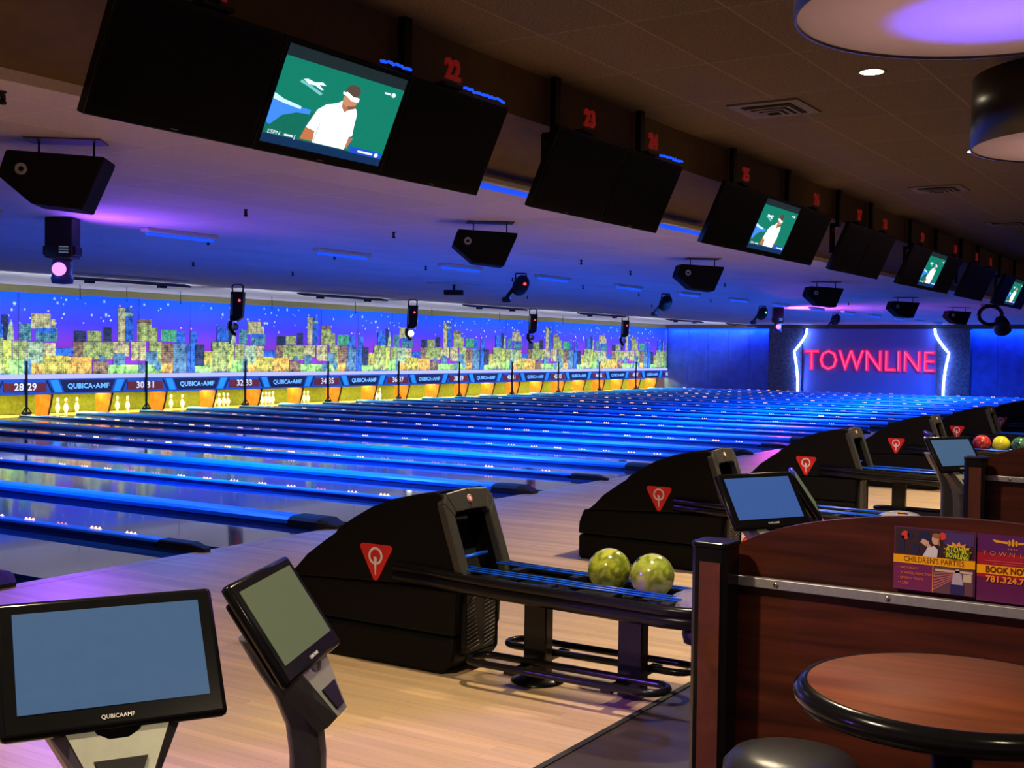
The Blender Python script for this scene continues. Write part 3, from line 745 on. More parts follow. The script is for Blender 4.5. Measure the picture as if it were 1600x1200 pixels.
# ------------------------------------------------------------------ partitions, posters, table, stool
def partition(k):
    dx = 2*P*k
    y0, y1 = -5.955, -7.30
    xf = -3.86+dx
    root = empty('seating_partition', (xf, (y0+y1)/2, 0), 0, ['mahogany partition with arched top and aluminium rail, carrying the posters', 'farther mahogany partition with aluminium rail, beyond the posters'][k], 'partition', 'mahogany seating partitions')
    yc = (y0+y1)/2
    MB().box((.05, 0, .512), (.07, y0-y1, 1.02)).build('lower_panel', MAHOG, root)
    top = []
    n = 24
    for i in range(n+1):
        t = -1+2*i/n
        top.append((.045, t*(y0-y1)/2, 1.075+.172*math.sqrt(max(0, 1-t*t))**1.2 if abs(t) < 1 else 1.075))
    MB().prism([(.045, -(y0-y1)/2, 1.015)]+top+[(.045, (y0-y1)/2, 1.015)], (0, 0, 0), (.022, 0, 0)).build('arched_panel', MAHOG, root)
    ra = MB().box((.006, 0, 1.031), (.022, y0-y1, .027), bev=.002).build('metal_rail', ALU, root)
    sc_ = MB()
    for y in (-.45, -.15, .2, .5): sc_.lathe([(0, .003), (.006, .0025), (.008, 0)], (-.0055, y, 1.03), 10, Matrix.Rotation(R(-90), 3, 'Y'))
    sc_.build('screw', CHROME, ra)
    p = empty('wooden_post', (-3.905+dx, -5.968, 0), 0, ['black-framed post with a mahogany strip at the near end of the partition', 'farther black-framed mahogany post below the small blank touch screen'][k], 'post', 'posts at the partition ends')
    c = MB()
    o = .052; ch = .014
    oct_ = [(-o, -o+ch), (-o+ch, -o), (o-ch, -o), (o, -o+ch), (o, o-ch), (o-ch, o), (-o+ch, o), (-o, o-ch)]
    c.prism([(x, y, 0) for x, y in oct_], (0, 0, 0), (0, 0, 1.127)).build('core', GLOSSB, p)
    for s_ in (-1, 1): MB().box((s_*.0535, -.006, .55), (.006, .060, 1.08)).build('wood_strip', mat('mahogany_strip', (.085, .018, .009), .45, noise=.25, nscale=18), p)
    MB().prism([(x*1.05, y*1.05, 1.127) for x, y in oct_], (0, 0, 0), (0, 0, .016)).build('post_cap', GLOSSB, p, bev=.004)
    return root
partition(0); partition(1)
# posters
def poster(yl, yr, z0, z1, label, draw):
    x = -3.828
    root = empty('poster', (x, (yl+yr)/2, z0), 0, label, 'poster', 'posters on the partition')
    w = yl-yr; h = z1-z0
    def q(u, v, d): return Vector((-.002-.0005*d, (.5-u)*w, v*h))        # u right 0..1, v up 0..1 (seen from -x)
    MB().m(mat('poster_sleeve', (.10, .02, .07), .12, noise=.1, coat=.6)).box((.0, 0, h/2), (.003, w, h)).build('sheet', None, root)
    draw(root, q, w, h)
    return root
def layer(root, name, polys, q, d, col, smooth=False):
    b = MB()
    for p_ in polys: b.poly([q(u, v, d) for u, v in p_])
    k = 'print_%02x%02x%02x' % tuple(col)
    return b.build(name, mat(k, rgb(*col), .35, coat=.4, noise=.02), root)
def rect(a, b, c, d): return [(a, b), (c, b), (c, d), (a, d)]
def circ(cx, cy, rx, ry, n=14): return [(cx+rx*math.cos(2*math.pi*i/n), cy+ry*math.sin(2*math.pi*i/n)) for i in range(n)]
def ptext(root, q, w, h, s, u, v, size, col, width=None, align='CENTER', d=8, off=0., rot=0.):
    Mx = frame(q(u, v, d), Vector((0, -1, 0)), Vector((0, 0, 1)), Vector((-1, 0, 0))) @ Matrix.Rotation(rot, 4, 'Z')
    k = 'print_%02x%02x%02x' % tuple(col)
    MB().text(s, size, Mx, .0001, align, off, width).build('lettering', mat(k, rgb(*col), .35, coat=.4, noise=.02), root)
def draw_a(root, q, w, h):
    layer(root, 'photo_print', [rect(.02, .55, .98, .98)], q, 1, (52, 34, 44))
    layer(root, 'photo_print', [rect(.62, .78, .98, .97)], q, 2, (70, 48, 110))
    layer(root, 'photo_print', [circ(.14, .87, .05, .07), circ(.60, .90, .045, .06)], q, 3, (205, 60, 48))
    layer(root, 'photo_print', [circ(.20, .88, .035, .06), circ(.27, .66, .05, .08), rect(.06, .62, .13, .86)], q, 3, (34, 36, 70))
    layer(root, 'photo_print', [circ(.38, .86, .075, .085)], q, 4, (26, 32, 74))
    layer(root, 'photo_print', [circ(.52, .84, .05, .085), [(.33, .78), (.40, .72), (.44, .80), (.36, .84)], [(.40, .74), (.47, .60), (.51, .66), (.43, .78)]], q, 5, (206, 160, 136))
    layer(root, 'photo_print', [circ(.525, .90, .05, .04), [(.56, .9), (.58, .74), (.545, .76)]], q, 6, (150, 96, 60))
    layer(root, 'photo_print', [[(.36, .56), (.42, .70), (.50, .74), (.55, .68), (.54, .56)]], q, 6, (206, 200, 214))
    st = []
    for i in range(26):
        r = 1 if i % 2 == 0 else .68
        t = 2*math.pi*i/26; st.append((.785+.175*r*math.cos(t), .685+.155*r*math.sin(t)))
    layer(root, 'burst_print', [st], q, 6, (224, 150, 58))
    layer(root, 'burst_print', [[(.63, .63), (.645, .74), (.78, .765), (.92, .735), (.945, .66), (.93, .57), (.78, .55), (.65, .57)]], q, 7, (66, 70, 22))
    ptext(root, q, w, h, 'ATOMIC', .785, .705, .0215, (206, 210, 46), .056, d=8, off=.0004, rot=R(-5))
    ptext(root, q, w, h, 'BOWLING', .785, .610, .0185, (206, 210, 46), .055, d=8, off=.0004, rot=R(-5))
    layer(root, 'banner_print', [rect(.0, .43, 1, .56)], q, 5, (238, 164, 6))
    ptext(root, q, w, h, "CHILDREN'S PARTIES", .5, .495, .0195, (92, 44, 24), .74*w, d=6)
    layer(root, 'photo_print', [rect(.0, .01, .485, .43)], q, 2, (110, 34, 84))
    layer(root, 'photo_print', [rect(.485, .01, .497, .43)], q, 3, (214, 130, 60))
    for k, s in enumerate(('BIRTHDAYS', 'SCHOOL FUNCTIONS', 'SPORTS TEAMS', 'CUBS')):
        ptext(root, q, w, h, '\u2022 '+s, .06, .355-.08*k, .0088, (226, 120, 50), None, 'LEFT', 5)
    layer(root, 'photo_print', [rect(.50, .01, .98, .42)], q, 2, (96, 60, 74))
    layer(root, 'photo_print', [[(.50, .20+.05*k), (.74, .30+.02*k), (.74, .315+.02*k), (.50, .225+.05*k)] for k in range(-3, 3)], q, 3, (176, 96, 104))
    layer(root, 'photo_print', [rect(.52, .35, .97, .385), circ(.79, .36, .03, .05), rect(.86, .22, .96, .34)], q, 3, (196, 176, 150))
    layer(root, 'photo_print', [[(.74, .34), (.84, .34), (.86, .16), (.72, .16)]], q, 4, (176, 160, 176))
    layer(root, 'photo_print', [rect(.71, .02, .87, .17)], q, 5, (44, 36, 92))
def draw_b(root, q, w, h):
    layer(root, 'sheet_print', [rect(0, .0, 1, .36)], q, 1, (92, 24, 76))
    layer(root, 'sheet_print', [rect(0, .36, 1, .72)], q, 1, (160, 22, 44))
    layer(root, 'sheet_print', [rect(0, .72, 1, 1)], q, 1, (86, 26, 92))
    wing = [[(.50-s*.06, .905), (.50-s*.29, .925), (.50-s*.25, .885), (.50-s*.06, .872)] for s in (-1, 1)]
    layer(root, 'crest_print', wing+[circ(.5, .895, .022, .06, 10), circ(.45, .89, .02, .045, 10), circ(.55, .89, .02, .045, 10)]+[circ(.44+.04*k, .80, .008, .010, 6) for k in range(4)], q, 3, (228, 160, 44))
    ptext(root, q, w, h, 'T O W N  L I N E', .5, .715, .0155, (222, 120, 60), .84*w, d=4)
    layer(root, 'small_print', [rect(.1, .60, .9, .612), rect(.24, .565, .78, .575)], q, 3, (196, 80, 80))
    layer(root, 'banner_print', [rect(.0, .41, 1, .54)], q, 3, (244, 164, 10))
    ptext(root, q, w, h, 'BOOK NOW!', .46, .475, .022, (96, 40, 14), .66*w, d=5, off=.0006)
    ptext(root, q, w, h, '781.324.7120', .5, .335, .0215, (240, 140, 36), .74*w, d=5, off=.0006)
poster(-6.432, -6.634, 1.052, 1.216, "poster reading CHILDREN'S PARTIES under a photo of a child with a ball", draw_a)
poster(-6.638, -6.805, 1.047, 1.216, 'red and purple poster reading BOOK NOW with a phone number', draw_b)
# high round table
tb = empty('high_table', (-4.72, -6.775, 0), 0, 'round high table with mahogany top and black bumper edge, in front of the partition', 'table')
zt = 1.05
MB().lathe([(0, zt), (.262, zt), (.262, zt-.02), (0, zt-.02)], n=64).build('table_top', MAHOGT, tb)
MB().lathe([(.262, zt+.001), (.275, zt-.001), (.286, zt-.012), (.287, zt-.026), (.278, zt-.04), (.25, zt-.044), (.0, zt-.044), (0, zt-.021), (.261, zt-.021), (.262, zt+.001)], n=64).build('bumper_edge', GLOSSB, tb)
MB().tube([(0, 0, .03), (0, 0, zt-.045)], .038, 20).build('column', STEELB, tb)
MB().lathe([(0, .0), (.24, .0), (.24, .012), (.10, .03), (.04, .05), (0, .05)], n=40).build('base', STEELB, tb)
st = empty('bar_stool', (-4.345, -6.345, 0), 0, 'round bar stool with shiny black padded seat beside the wooden post', 'stool')
MB().lathe([(0, .752), (.09, .750), (.135, .738), (.155, .715), (.156, .69), (.145, .672), (0, .67)], n=48).build('seat', VINYL, st)
MB().lathe([(.146, .674), (.150, .664), (.140, .655), (0, .655)], n=48).build('seat_ring', CHROME, st)
MB().tube([(0, 0, .03), (0, 0, .655)], .028, 16).build('column', STEELB, st)
MB().tube([(.17*math.cos(a*.3927), .17*math.sin(a*.3927), .25) for a in range(16)], .010, 8, closed=True).tube([(-.17, 0, .25), (.17, 0, .25)], .008).build('foot_ring', STEELB, st)
MB().lathe([(0, .0), (.20, .0), (.20, .01), (.06, .035), (0, .04)], n=40).build('base', STEELB, st)

# ------------------------------------------------------------------ televisions
TVW, TVH = 1.052, .615
TILT = math.atan2(.25, .56)
MT = Matrix.Rotation(TILT, 3, 'X')
def tv():
    root = empty('hanging_television', (0, 0, 0), 0, 'x', 'television', 'televisions above the approach')
    MB().box((0, .02, 0), (TVW, .05, TVH), bev=.006).build('housing', GLOSSB, root)
    MB().box((0, -.0065, .012), (TVW-.06, .003, TVH-.085)).build('screen', mat('dark_tv_glass', (.003, .003, .0035), .12, noise=.05, spec=.2), root)
    MB().box((0, .065, 0), (.5, .05, .36), bev=.01).build('wall_bracket', BLACK, root)
    MB().box((.0, -.0065, -TVH/2+.018), (.05, .002, .006)).build('maker_mark', mat('grey_mark', (.10, .10, .10), .5), root)
    root.rotation_euler = (TILT, 0, 0)
    return root
def picture(root):
    sw, sh = TVW-.06, TVH-.085
    D = [0]
    scr = [c for c in COL.objects if c.parent == root and c.name.startswith('screen')][0]
    pic = MB()
    def lay(polys, col, s=1.):
        D[0] += 1
        pic.m(emrgb(*col, s))
        for p in polys:
            pic.poly([(u*sw-sw/2, -.0088-.0003*D[0], v*sh-sh/2+.012) for u, v in p])
    lay([rect(0, 0, 1, 1)], (8, 44, 84), 1.2)
    lay([rect(0, .88, 1, 1)], (26, 42, 48))
    lay([rect(0, .085, 1, .88)], (8, 118, 98), 1.25)
    lay([rect(0, .10, .45, .40)], (10, 104, 88), 1.2)
    lay([[(0, .36), (.0, .50), (.08, .46), (.22, .42), (.30, .42), (.30, .37), (.20, .36), (.10, .30), (.03, .18), (0, .20)]], (60, 130, 230), 1.3)
    lay([[(0, .44), (0, .50), (.08, .46), (.22, .43), (.22, .40), (.08, .42)]], (190, 225, 255), 1.3)
    lay([[(.62, .14), (.56, .32), (.62, .44), (.68, .30), (.70, .14)]], (10, 96, 170), 1.2)
    # leaping-cat shaped sponsor mark and streak under it
    lay([[(.17, .70), (.20, .715), (.26, .70), (.32, .72), (.355, .695), (.30, .685), (.345, .645), (.325, .64), (.27, .668), (.22, .665), (.20, .68)]], (225, 245, 250), 1.2)
    lay([[(.15, .665), (.21, .645), (.33, .585), (.345, .61), (.24, .66), (.16, .69)]], (120, 200, 200), 1.1)
    # person: head down, white shirt and headband
    lay([[(.28, .11), (.30, .25), (.37, .25), (.38, .11)], [(.66, .13), (.66, .23), (.70, .24), (.67, .11)]], (196, 118, 74), 1.1)
    lay([[(.385, .10), (.375, .22), (.30, .24), (.345, .44), (.40, .515), (.485, .56), (.52, .60), (.60, .575), (.645, .545), (.665, .50), (.675, .36), (.685, .26), (.66, .24), (.655, .10)]], (250, 252, 255), 1.7)
    lay([[(.385, .12), (.392, .30), (.402, .31), (.395, .12)], [(.545, .52), (.56, .47), (.575, .53)]], (190, 200, 214), 1.2)
    lay([[(.515, .60), (.525, .53), (.555, .485), (.60, .53), (.63, .56), (.625, .62), (.53, .68)]], (176, 116, 84), 1.15)
    lay([circ(.575, .625, .062, .085)], (198, 138, 104), 1.15)
    lay([[(.56, .55), (.585, .52), (.63, .545), (.64, .58), (.60, .565)]], (138, 90, 70))
    lay([circ(.575, .72, .062, .068)], (92, 74, 66))
    lay([[(.510, .685), (.495, .70), (.50, .665), (.53, .655), (.585, .615), (.645, .62), (.642, .665), (.585, .665), (.53, .70)]], (245, 248, 250), 1.3)
    lay([rect(.0, .085, 1, .095)], (20, 60, 90))
    lay([rect(.70, .085, .985, .150)], (26, 70, 190), 1.3)
    lay([rect(.77, .105, .905, .128), circ(.94, .115, .018, .025), rect(.835, .79, .885, .81), circ(.915, .80, .02, .025), rect(.155, .105, .225, .125), rect(.235, .085, .24, .135)], (225, 235, 245), 1.2)
    pic.text('ESPN', .03, frame(Vector((.075*sw-sw/2, -.0088-.0003*(D[0]+1), .115*sh-sh/2+.012)), Vector((1, 0, 0)), Vector((0, 0, 1)), Vector((0, -1, 0))), .0001, width=.09)
    pic.build('picture', None, scr)
tvp = tv()
units = [(-1.86, 3), (1.46, 2), (5.08, 3), (8.40, 2), (12.02, 3), (15.34, 2), (18.96, 3)]
pos3 = ['left dark screen', 'middle screen showing a player in white on green', 'right dark screen']
pos2 = ['left dark screen', 'right dark screen']
which = ['nearest three hanging televisions', 'nearest hanging pair of televisions', 'second group of three televisions', 'second hanging pair of televisions', 'third group of three televisions', 'third hanging pair of televisions', 'farthest group of three televisions']
used = False; tvs_on = []
for k, (xc, n) in enumerate(units):
    for j in range(n):
        x = xc+(j-(n-1)/2)*1.06
        loc = (x, -2.825, 2.98)
        lab = '%s of the %s' % ((pos3 if n == 3 else pos2)[j], which[k])
        lab = lab.replace('three screens', 'three screens')
        if not used: o = tvp; o.location = loc; o['label'] = lab; used = True
        else: o = copy_tree(tvp, loc, None, lab)
        if n == 3 and j == 1: tvs_on.append(o)
done = None
for o in tvs_on:
    if done is None:
        picture(o); done = [c for c in COL.objects if c.name.startswith('picture')][0]
    else:
        p = done.copy(); COL.objects.link(p); p.parent = [c for c in COL.objects if c.parent == o and c.name.startswith('screen')][0]
# hanging posts
px = []
for k, (xc, n) in enumerate(units):
    for j, dx in enumerate((-.80, .80) if n == 3 else (-.68, .74)):
        x = xc+dx
        root = empty('hanging_post', (x, -2.70, 3.7), 0, '%s black ceiling post holding the %s' % (('left', 'right')[j], which[k]), 'ceiling post', 'posts the screens hang from')
        MB().box((0, .01, -.225), (.075, .05, .45)).build('pole', STEELB, root)
        MB().box((0, .08, -.6), (.12, .03, .36)).box((0, .05, -.43), (.075, .10, .05)).build('mount_plate', STEELB, root)
# red numbers standing on the screens
nums = [(-2.86, 21), (-.91, 22), (.85, 23), (1.93, 24), (3.975, 25), (6.1, 26), (7.75, 27), (8.9, 28), (10.9, 29), (13.05, 30), (14.7, 31), (15.9, 32)]
for x, n in nums:
    root = empty('red_lane_number', (x, -2.945, 3.293), 0, 'red number %s standing above the screens' % nw(n), 'lane number', 'red lane numbers above the screens')
    MB().text(str(n), .17, frame(Vector((0, 0, .085)), Vector((1, 0, 0)), Vector((0, 0, 1)), Vector((0, -1, 0))), .008, off=.006, width=.16 if n != 21 else .13).build('digits', REDNUM, root)
    MB().box((0, .03, -.005), (.2, .08, .02)).build('base_strip', BLACK, root)
# blue rope light on top edges
ROPE = em('blue_rope_glow', (.008, .08, 1), 1.2)
for k, (x0, x1, w) in enumerate([(-1.62, -1.34, 'middle screen'), (-.80, -.33, 'right screen under number 22'), (2.02, 2.50, 'right screen under number 24')]):
    pts = []
    n = int((x1-x0)/.022)
    for i in range(n+1): pts.append((x0+(x1-x0)*i/n, -2.95+random.uniform(-.008, .008), 3.293+random.uniform(-.008, .008)))
    o = MB().tube(pts, .009, 6).build('rope_light', ROPE, origin=((x0+x1)/2, -2.95, 3.268))
    tag(o, 'short glowing blue rope light along the top of the %s' % w, 'rope light', 'blue rope lights on the screens')

# ------------------------------------------------------------------ ceiling: speakers, tubes, stage lights, heads
hx, hy = .62, -.785
sp0 = empty('loudspeaker', (0, 0, 0), 0, 'x', 'loudspeaker', 'hanging loudspeakers')
Fh, Fn = Vector((hx, hy, 0)), Vector((hy, -hx, 0))
def S(h, z, d=0.): return Fh*h+Vector((0, 0, z))+Fn*d
prf = [(-.345, 0.0), (-.29, .17), (.345, .14), (.335, .10), (.20, -.215), (-.13, -.18)]
MB().prism([S(h, z, .16) for h, z in prf], (0, 0, 0), Fn*-.34).build('cabinet', mat('speaker_paint', (.007, .0065, .0065), .75, spec=.1, noise=.4, nscale=200, bump=.3), sp0, bev=.012)
Ml = frame(S(-.19, .045, .163), Fh, Vector((0, 0, 1)), Fn)
bdg = MB(); bdg.m(mat('grey_ring', (.35, .35, .37), .5)).lathe([(.018, 0), (.040, 0), (.040, .004), (.018, .004), (.018, 0)], n=20, M=Ml); bdg.build('round_badge', None, sp0)
for h in (-.12, .24):
    MB().tube([S(h, .155), S(h, .29)], .008, 6).build('hanging_chain', STEELB, sp0)
MB().box((Fh*.06+Vector((0, 0, .265))), (.5, .25, .02), Matrix.Rotation(math.atan2(hy, hx), 3, 'Z')).build('ceiling_plate', mat('dark_mount_plate', (.03, .028, .035), .6), sp0)
for k, (x, y) in enumerate([(-1.75, -.28), (3.77, -.08), (9.19, -.2), (15.15, -.13), (21.5, .02), (27.6, .1)]):
    lab = ['black hanging loudspeaker cut off by the left edge of the photo', 'black hanging loudspeaker below the screens numbered 22 and 23', 'black hanging loudspeaker below the second group of screens', 'fourth loudspeaker from the left, left of the purple light streak', 'fifth loudspeaker from the left, above the lit sign', 'farthest loudspeaker, above the right end of the lit sign'][k]
    loc = (x, y, 2.775)
    if k == 0: sp0.location = loc; sp0['label'] = lab
    else: copy_tree(sp0, loc, None, lab)
TUBE = em('blacklight_tube_glow', (.012, .085, 1), 1.0)
tb0 = empty('ceiling_blacklight', (0, 0, 0), 0, 'x', 'blacklight', 'blue tubes on the lane ceiling')
MB().box((0, .0, .0), (1.12, .13, .05), bev=.01).build('fixture', WHITEPLATE, tb0)
MB().tube([(-.52, -.0, -.045), (.52, .0, -.045)], .022, 10).build('tube', TUBE, tb0)
UV = (.03, .19, 1.)
xs = [.1, 3.1, 6.08, 9.0, 11.95, 15., 18., 21., 24., 27., 30., 33., 36., 39., 42.]
firstb = True
BL_P = 365.
for k, x in enumerate(xs):
    lab = 'glowing blue tube on the lane ceiling, %s from the left of its row' % (ORD[k] if k < 15 else 'last')
    if firstb: tb0.location = (x, 3.85, 3.015); tb0['label'] = lab; firstb = False
    else: copy_tree(tb0, (x, 3.85, 3.015), None, lab)
    lamp('blacklight_lamp', 'AREA', (x, 3.85, 2.935), BL_P if k else 60, UV, (1.0, .06), (R(8), 0, 0)).data.spread = R(150)
for k, x in enumerate([1.62, 5.10, 8.6, 12.0, 15.5]):
    copy_tree(tb0, (x, -1.78, 3.05), None, 'blue tube under the soffit edge, showing %s' % ['right of the nearest screens', 'left of the second group of three screens', 'right of the second group of three screens', 'left of the third group of three screens', 'beyond the third group of screens'][k])
    lamp('blacklight_lamp', 'AREA', (x, -1.78, 2.97), 14, UV, (1.0, .06), (0, 0, 0))
# reflector bars near the mural
rb0 = empty('ceiling_light_bar', (0, 0, 0), 0, 'x', 'light bar', 'dark light bars in front of the mural')
MB().box((0, 0, 0), (3.2, .22, .035), Matrix.Rotation(R(12), 3, 'X')).build('reflector', mat('dusky_reflector', (.10, .09, .13), .5, noise=.1), rb0)
for sx in (-.9, .9): MB().box((sx, 0, -.05), (.18, .1, .06)).build('bracket', BLACK, rb0)
for k, x in enumerate([9.3, 16.0, 22.9, 29.6, 36.5, 42.5]):
    loc = (x, 12.2, 2.95); lab = 'flat dark light bar near the mural, %s from the left' % ORD[k]
    if k == 0: rb0.location = loc; rb0['label'] = lab
    else: copy_tree(rb0, loc, None, lab)
    a = lamp('mural_washer_lamp', 'AREA', (x, 12.52, 2.86), 138, (.72, .86, 1), (5.6, .12)); aim(a, (x, 17.1, 1.5))
    a.data.spread = R(84)
# sprinkler heads
spk0 = empty('ceiling_sprinkler', (0, 0, 0), 0, 'x', 'sprinkler', 'sprinkler heads on the lane ceiling')
MB().lathe([(0, 0), (.022, 0), (.022, -.01), (.010, -.015), (.010, -.05), (.02, -.055), (.022, -.07), (0, -.075)], n=12).build('head', BLACK, spk0)
MB().tube([(-.014, 0, -.015), (-.018, 0, -.04), (-.010, 0, -.06)], .004, 5).tube([(.014, 0, -.015), (.018, 0, -.04), (.010, 0, -.06)], .004, 5).build('guard', BLACK, spk0)
SPR = [(-2.91, -1.35), (1.76, 1.45), (3.97, 4.3), (6.78, 7.6), (9.24, 7.7), (4.22, 1.5), (6.54, 4.4), (8.76, 1.5), (8.93, 4.5), (11.19, 1.9), (14.84, 1.7), (12.07, 4.8), (18.47, 8.4), (14.8, 4.8), (23.9, 7.6), (17.8, 5.0), (23.88, 2.0), (21.26, 4.7)]
for k, (x, y) in enumerate(SPR):
    lab = 'small dark sprinkler head on the pale lane ceiling'
    if k == 0: spk0.location = (x, y, 3.04); spk0['label'] = lab
    else: copy_tree(spk0, (x, y, 3.04), None, lab)
# hanging rods by the mural
for k, (x, y) in enumerate([(10.75, 15.5), (12.06, 15.5), (13.7, 15.5), (16.91, 15.5), (20.4, 15.5), (24.2, 15.5), (28.2, 15.5), (32.6, 15.5), (37.5, 15.5)]):
    root = empty('hanging_rod', (x, y, 3.04), 0, 'thin dark rod hanging before the mural, %s from the left' % ORD[k], 'rod', 'rods hanging before the mural')
    MB().tube([(0, 0, 0), (.01, 0, -.30)], .009, 5).build('rod', STEELB, root)
    MB().sphere((.01, 0, -.31), .02, 8, 6).build('tip', STEELB, root)
# scanners (long boxes) along y ~ 12
sc0 = empty('hanging_scanner_light', (0, 0, 0), 0, 'x', 'stage light', 'hanging scanner lights before the mural')
Mh = Matrix.Rotation(math.atan2(-.846, .533), 3, 'Z')
def W_(x, y, z): return Mh @ Vector((x, y, z))
MB().tube([W_(-.11, 0, -.20), W_(-.12, 0, -.05), W_(-.06, 0, .0), W_(.06, 0, .0), W_(.12, 0, -.05), W_(.11, 0, -.2)], .018, 6).build('yoke', STEELB, sc0)
MB().prism([W_(-.13, -.1, -.17), W_(.15, -.1, -.17), W_(.12, -.1, -.72), W_(.02, -.1, -.80), W_(-.15, -.1, -.80)], (0, 0, 0), W_(0, .22, 0)).build('body', BLACK, sc0, bev=.015)
MB().box(W_(-.1, -.104, -.45), (.03, .01, .45), Mh).build('side_strip', mat('grey_strip', (.25, .25, .28), .5), sc0)
MB().tube([W_(-.15, 0, -.8), W_(-.16, 0, -.95), W_(-.08, 0, -1.08), W_(-.02, 0, -1.1)], [.05, .05, .045, .03], 8).build('mirror_arm', BLACK, sc0)
MB().lathe([(0, 0), (.075, 0), (.08, .02), (0, .03)], W_(-.03, -.06, -.93), 16, Mh @ Matrix.Rotation(R(90), 3, 'X')).build('mirror', mat('mirror_face', (.4, .4, .45), .2, metal=.8), sc0)
MB().lathe([(0, 0), (.028, 0), (.02, .012), (0, .014)], W_(.06, -.102, -.36), 10, Mh @ Matrix.Rotation(R(90), 3, 'X')).build('indicator', em('red_indicator', (1, .03, .05), 4), sc0)
for k, (x, y) in enumerate([(11.91, 11.75), (19.2, 12.5), (26.1, 12.86), (33.0, 13.05)]):
    loc = (x, y, 3.04); lab = 'long black scanner light hanging before the mural, %s from the left' % ORD[k]
    if k == 0: sc0.location = loc; sc0['label'] = lab
    else: o2 = copy_tree(sc0, loc, None, lab)
    if k == 1:
        for c in [c for c in COL.objects if c.parent == o2 and c.name.startswith('mirror') and not c.name.startswith('mirror_arm')]:
            c.data = c.data.copy(); c.data.materials[0] = em('white_lit_lens', (.9, .95, 1), 6)
# rounded tilted heads along y ~ 4.5
rh0 = empty('hanging_round_light', (0, 0, 0), 0, 'x', 'stage light', 'tilted round stage lights')
MB().tube([W_(-.10, 0, -.12), W_(-.09, 0, -.01), W_(.09, 0, -.01), W_(.10, 0, -.12)], .016, 6).build('yoke', STEELB, rh0)
b = MB(); b.sphere((0, 0, 0), .17, 18, 12, (.85, .85, 1.15))
for v in b.bm.verts: v.co = Mh @ Matrix.Rotation(R(25), 3, 'Y') @ v.co + Vector((0, 0, -.22))
b.build('body', BLACK, rh0)
MB().tube([W_(-.13, 0, -.28), W_(-.24, 0, -.42), W_(-.25, 0, -.46)], [.035, .03, .03], 8).lathe([(0, 0), (.07, .0), (.085, .05), (.07, .09), (0, .1)], W_(-.25, 0, -.52), 14).build('mirror_arm', BLACK, rh0)
MB().lathe([(0, 0), (.026, 0), (.02, .012), (0, .014)], W_(.07, -.155, -.2), 10, Mh @ Matrix.Rotation(R(90), 3, 'X')).build('indicator', em('red_indicator', (1, .03, .05), 4), rh0)
for k, (x, y) in enumerate([(11.0, 3.95), (18.3, 4.56), (25.3, 4.85), (31.2, 4.6)]):
    loc = (x, y, 3.04); lab = 'round black stage light tilted on the lane ceiling, %s from the left' % ORD[k]
    if k == 0: rh0.location = loc; rh0['label'] = lab
    else:
        o2 = copy_tree(rh0, loc, None, lab)
        for c in [c for c in COL.objects if c.parent == o2 and c.name.startswith('indicator')]:
            c.data = c.data.copy(); c.data.materials[0] = em('cyan_lens', (.05, .6, 1), 4) if k == 2 else BLACK
# purple lamps
VIO = (.30, .08, 1)
pl0 = empty('hanging_purple_light', (1.47, 3.9, 3.04), 0, 'black box stage light with a bright purple lamp, at the upper left', 'stage light', 'purple stage lights')
MB().box((0, 0, -.22), (.30, .26, .44), Mh, bev=.015).build('body', BLACK, pl0)
MB().box((0, 0, -.36), (.36, .2, .1), Mh, bev=.01).build('pivot', BLACK, pl0)
for k in range(3): MB().box(W_(.06, -.133, -.32-.03*k), (.10, .006, .012), Mh).build('vent_slot', mat('pale_slot', (.3, .42, .42), .5, emit=(.2, .35, .35), es=.3), pl0)
MB().lathe([(.02, .0), (.10, -.0), (.11, -.06), (.10, -.15), (.12, -.2), (.11, -.26), (0, -.27)], (0, 0, -.45), 20).build('lamp_head', mat('violet_tinted_housing', (.05, .03, .09), .4), pl0)
MB().sphere(W_(0, -.10, -.56), .075, 16, 10).build('lens', em('violet_lens', (.9, .34, 1), 1.25), pl0)
c2 = copy_tree(pl0, (26.7, 4.9, 3.04), None, 'distant box stage light with a purple lamp, left of the lit sign')
rg = empty('hanging_ring_light', (25.84, -1.1, 3.04), 0, 'black ring-yoke stage light hanging at the right, above the sign', 'stage light')
MB().tube([W_(.30*math.cos(a*.3927), 0, -.28+.24*math.sin(a*.3927)) for a in range(16)], .05, 8, closed=True).build('yoke', STEELB, rg)
MB().box((0, 0, -.02), (.4, .3, .05), Mh).build('ceiling_plate', BLACK, rg)
MB().lathe([(0, .22), (.14, .2), (.2, .0), (.22, -.2), (.0, -.2)], W_(.3, 0, -.52), 18, Matrix.Rotation(R(-50), 3, 'Y')).build('body', BLACK, rg)
# projector on its plate
pj_ = empty('ceiling_projector', (13.3, 7.0, 3.04), 0, 'small black projector under a pale square ceiling plate', 'projector')
MB().box((0, 0, -.012), (1.1, .6, .02)).build('ceiling_plate', WHITEPLATE, pj_)
MB().tube([(0, 0, -.02), (0, 0, -.14)], .03, 8).build('stem', BLACK, pj_)
MB().box((0, 0, -.19), (.4, .32, .1), Mh, bev=.012).build('body', BLACK, pj_)

